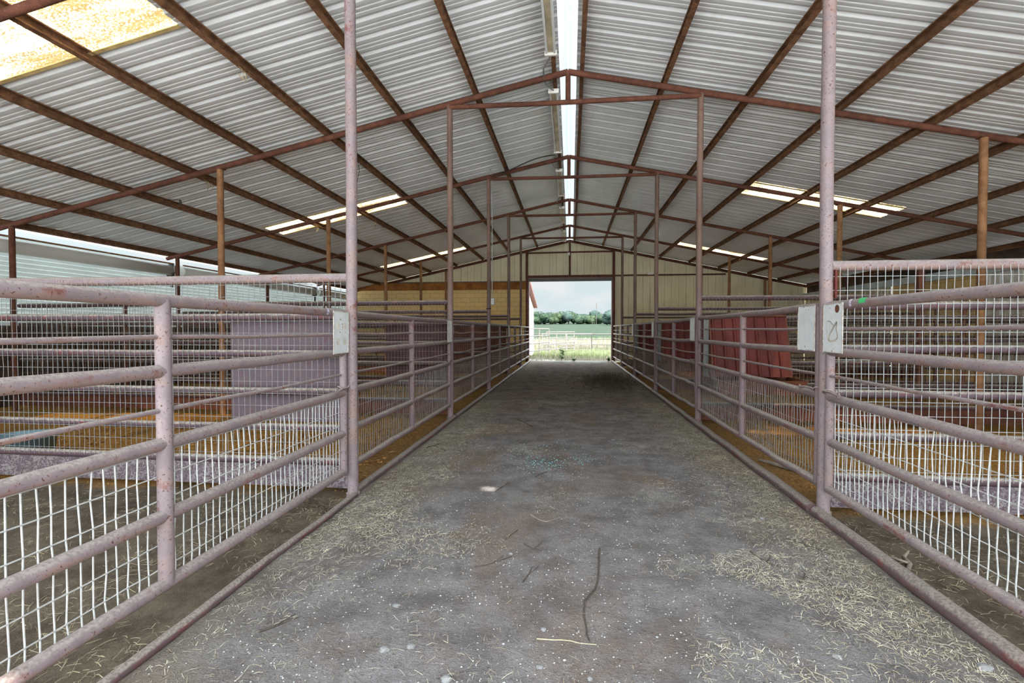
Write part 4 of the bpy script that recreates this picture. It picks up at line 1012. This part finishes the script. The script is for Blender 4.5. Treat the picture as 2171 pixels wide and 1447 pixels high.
# ---------------------------------------------------------------- sky, sun, camera
w = bpy.data.worlds.new('sky'); sc.world = w; w.use_nodes = True; nt = w.node_tree; nt.nodes.clear()
def N(t, **kw):
    n = nt.nodes.new(t)
    for k, v in kw.items(): setattr(n, k, v)
    return n
tc = N('ShaderNodeTexCoord'); sep = N('ShaderNodeSeparateXYZ'); nt.links.new(tc.outputs['Generated'], sep.inputs[0])
mp = N('ShaderNodeMapping'); mp.inputs['Scale'].default_value = (1,1,2.6); nt.links.new(tc.outputs['Generated'], mp.inputs[0])
cl = N('ShaderNodeTexNoise'); cl.inputs['Scale'].default_value = 7; cl.inputs['Detail'].default_value = 6; cl.inputs['Distortion'].default_value = .4; nt.links.new(mp.outputs[0], cl.inputs['Vector'])
def MR(v, a, b, c, d):
    n = N('ShaderNodeMapRange'); n.interpolation_type = 'SMOOTHSTEP'; nt.links.new(v, n.inputs['Value'])
    for k, q in zip(('From Min','From Max','To Min','To Max'), (a,b,c,d)): n.inputs[k].default_value = q
    return n.outputs[0]
mixc = N('ShaderNodeMix', data_type='RGBA'); nt.links.new(MR(cl.outputs['Fac'], .42, .62, 0, 1), mixc.inputs['Factor'])
mixc.inputs['A'].default_value = (.66,.77,.80,1); mixc.inputs['B'].default_value = (.80,.82,.83,1)
def MA(op, a, b):
    n = N('ShaderNodeMath', operation=op)
    for s_, v in zip(n.inputs, (a, b)):
        if isinstance(v, (int, float)): s_.default_value = v
        else: nt.links.new(v, s_)
    return n.outputs[0]
back = MR(sep.outputs['Y'], .35, -.75, 0, SKY_BACK := 1.8)
over = MR(sep.outputs['Z'], .10, .5, 0, SKY_OVER := 5.5)
stren = MA('ADD', MA('ADD', back, over), .68)
bg = N('ShaderNodeBackground'); nt.links.new(mixc.outputs['Result'], bg.inputs['Color']); nt.links.new(stren, bg.inputs['Strength'])
wo = N('ShaderNodeOutputWorld'); nt.links.new(bg.outputs[0], wo.inputs[0])
ld = bpy.data.lights.new('sun', 'SUN'); ld.energy = 10.0; ld.angle = math.radians(.6); ld.color = (1,.95,.86)
so = bpy.data.objects.new('sun', ld); COL.objects.link(so); so.rotation_euler = (-SUN).to_track_quat('-Z', 'Y').to_euler(); so.location = (0, -20, 30)

cd = bpy.data.cameras.new('camera'); cam = bpy.data.objects.new('camera', cd); COL.objects.link(cam)
cd.sensor_width = 36; cd.lens = 1050/2171*36; cd.clip_end = 2000; cd.clip_start = .05
cam.location = (0, 0, 1.36); cam.rotation_euler = (PI/2 - pit, 0, psi)
sc.camera = cam
vs = sc.view_settings; vs.view_transform = 'Standard'; vs.look = 'None'; vs.gamma = 1; vs.exposure = .62; vs.use_curve_mapping = False
try: sc.cycles.use_denoising = True; sc.cycles.denoiser = 'OPENIMAGEDENOISE'
except Exception: pass
sc.cycles.max_bounces = 8; sc.cycles.diffuse_bounces = 5; sc.cycles.glossy_bounces = 3; sc.cycles.transmission_bounces = 5
sc.cycles.sample_clamp_indirect = 8; sc.cycles.caustics_reflective = False; sc.cycles.caustics_refractive = False
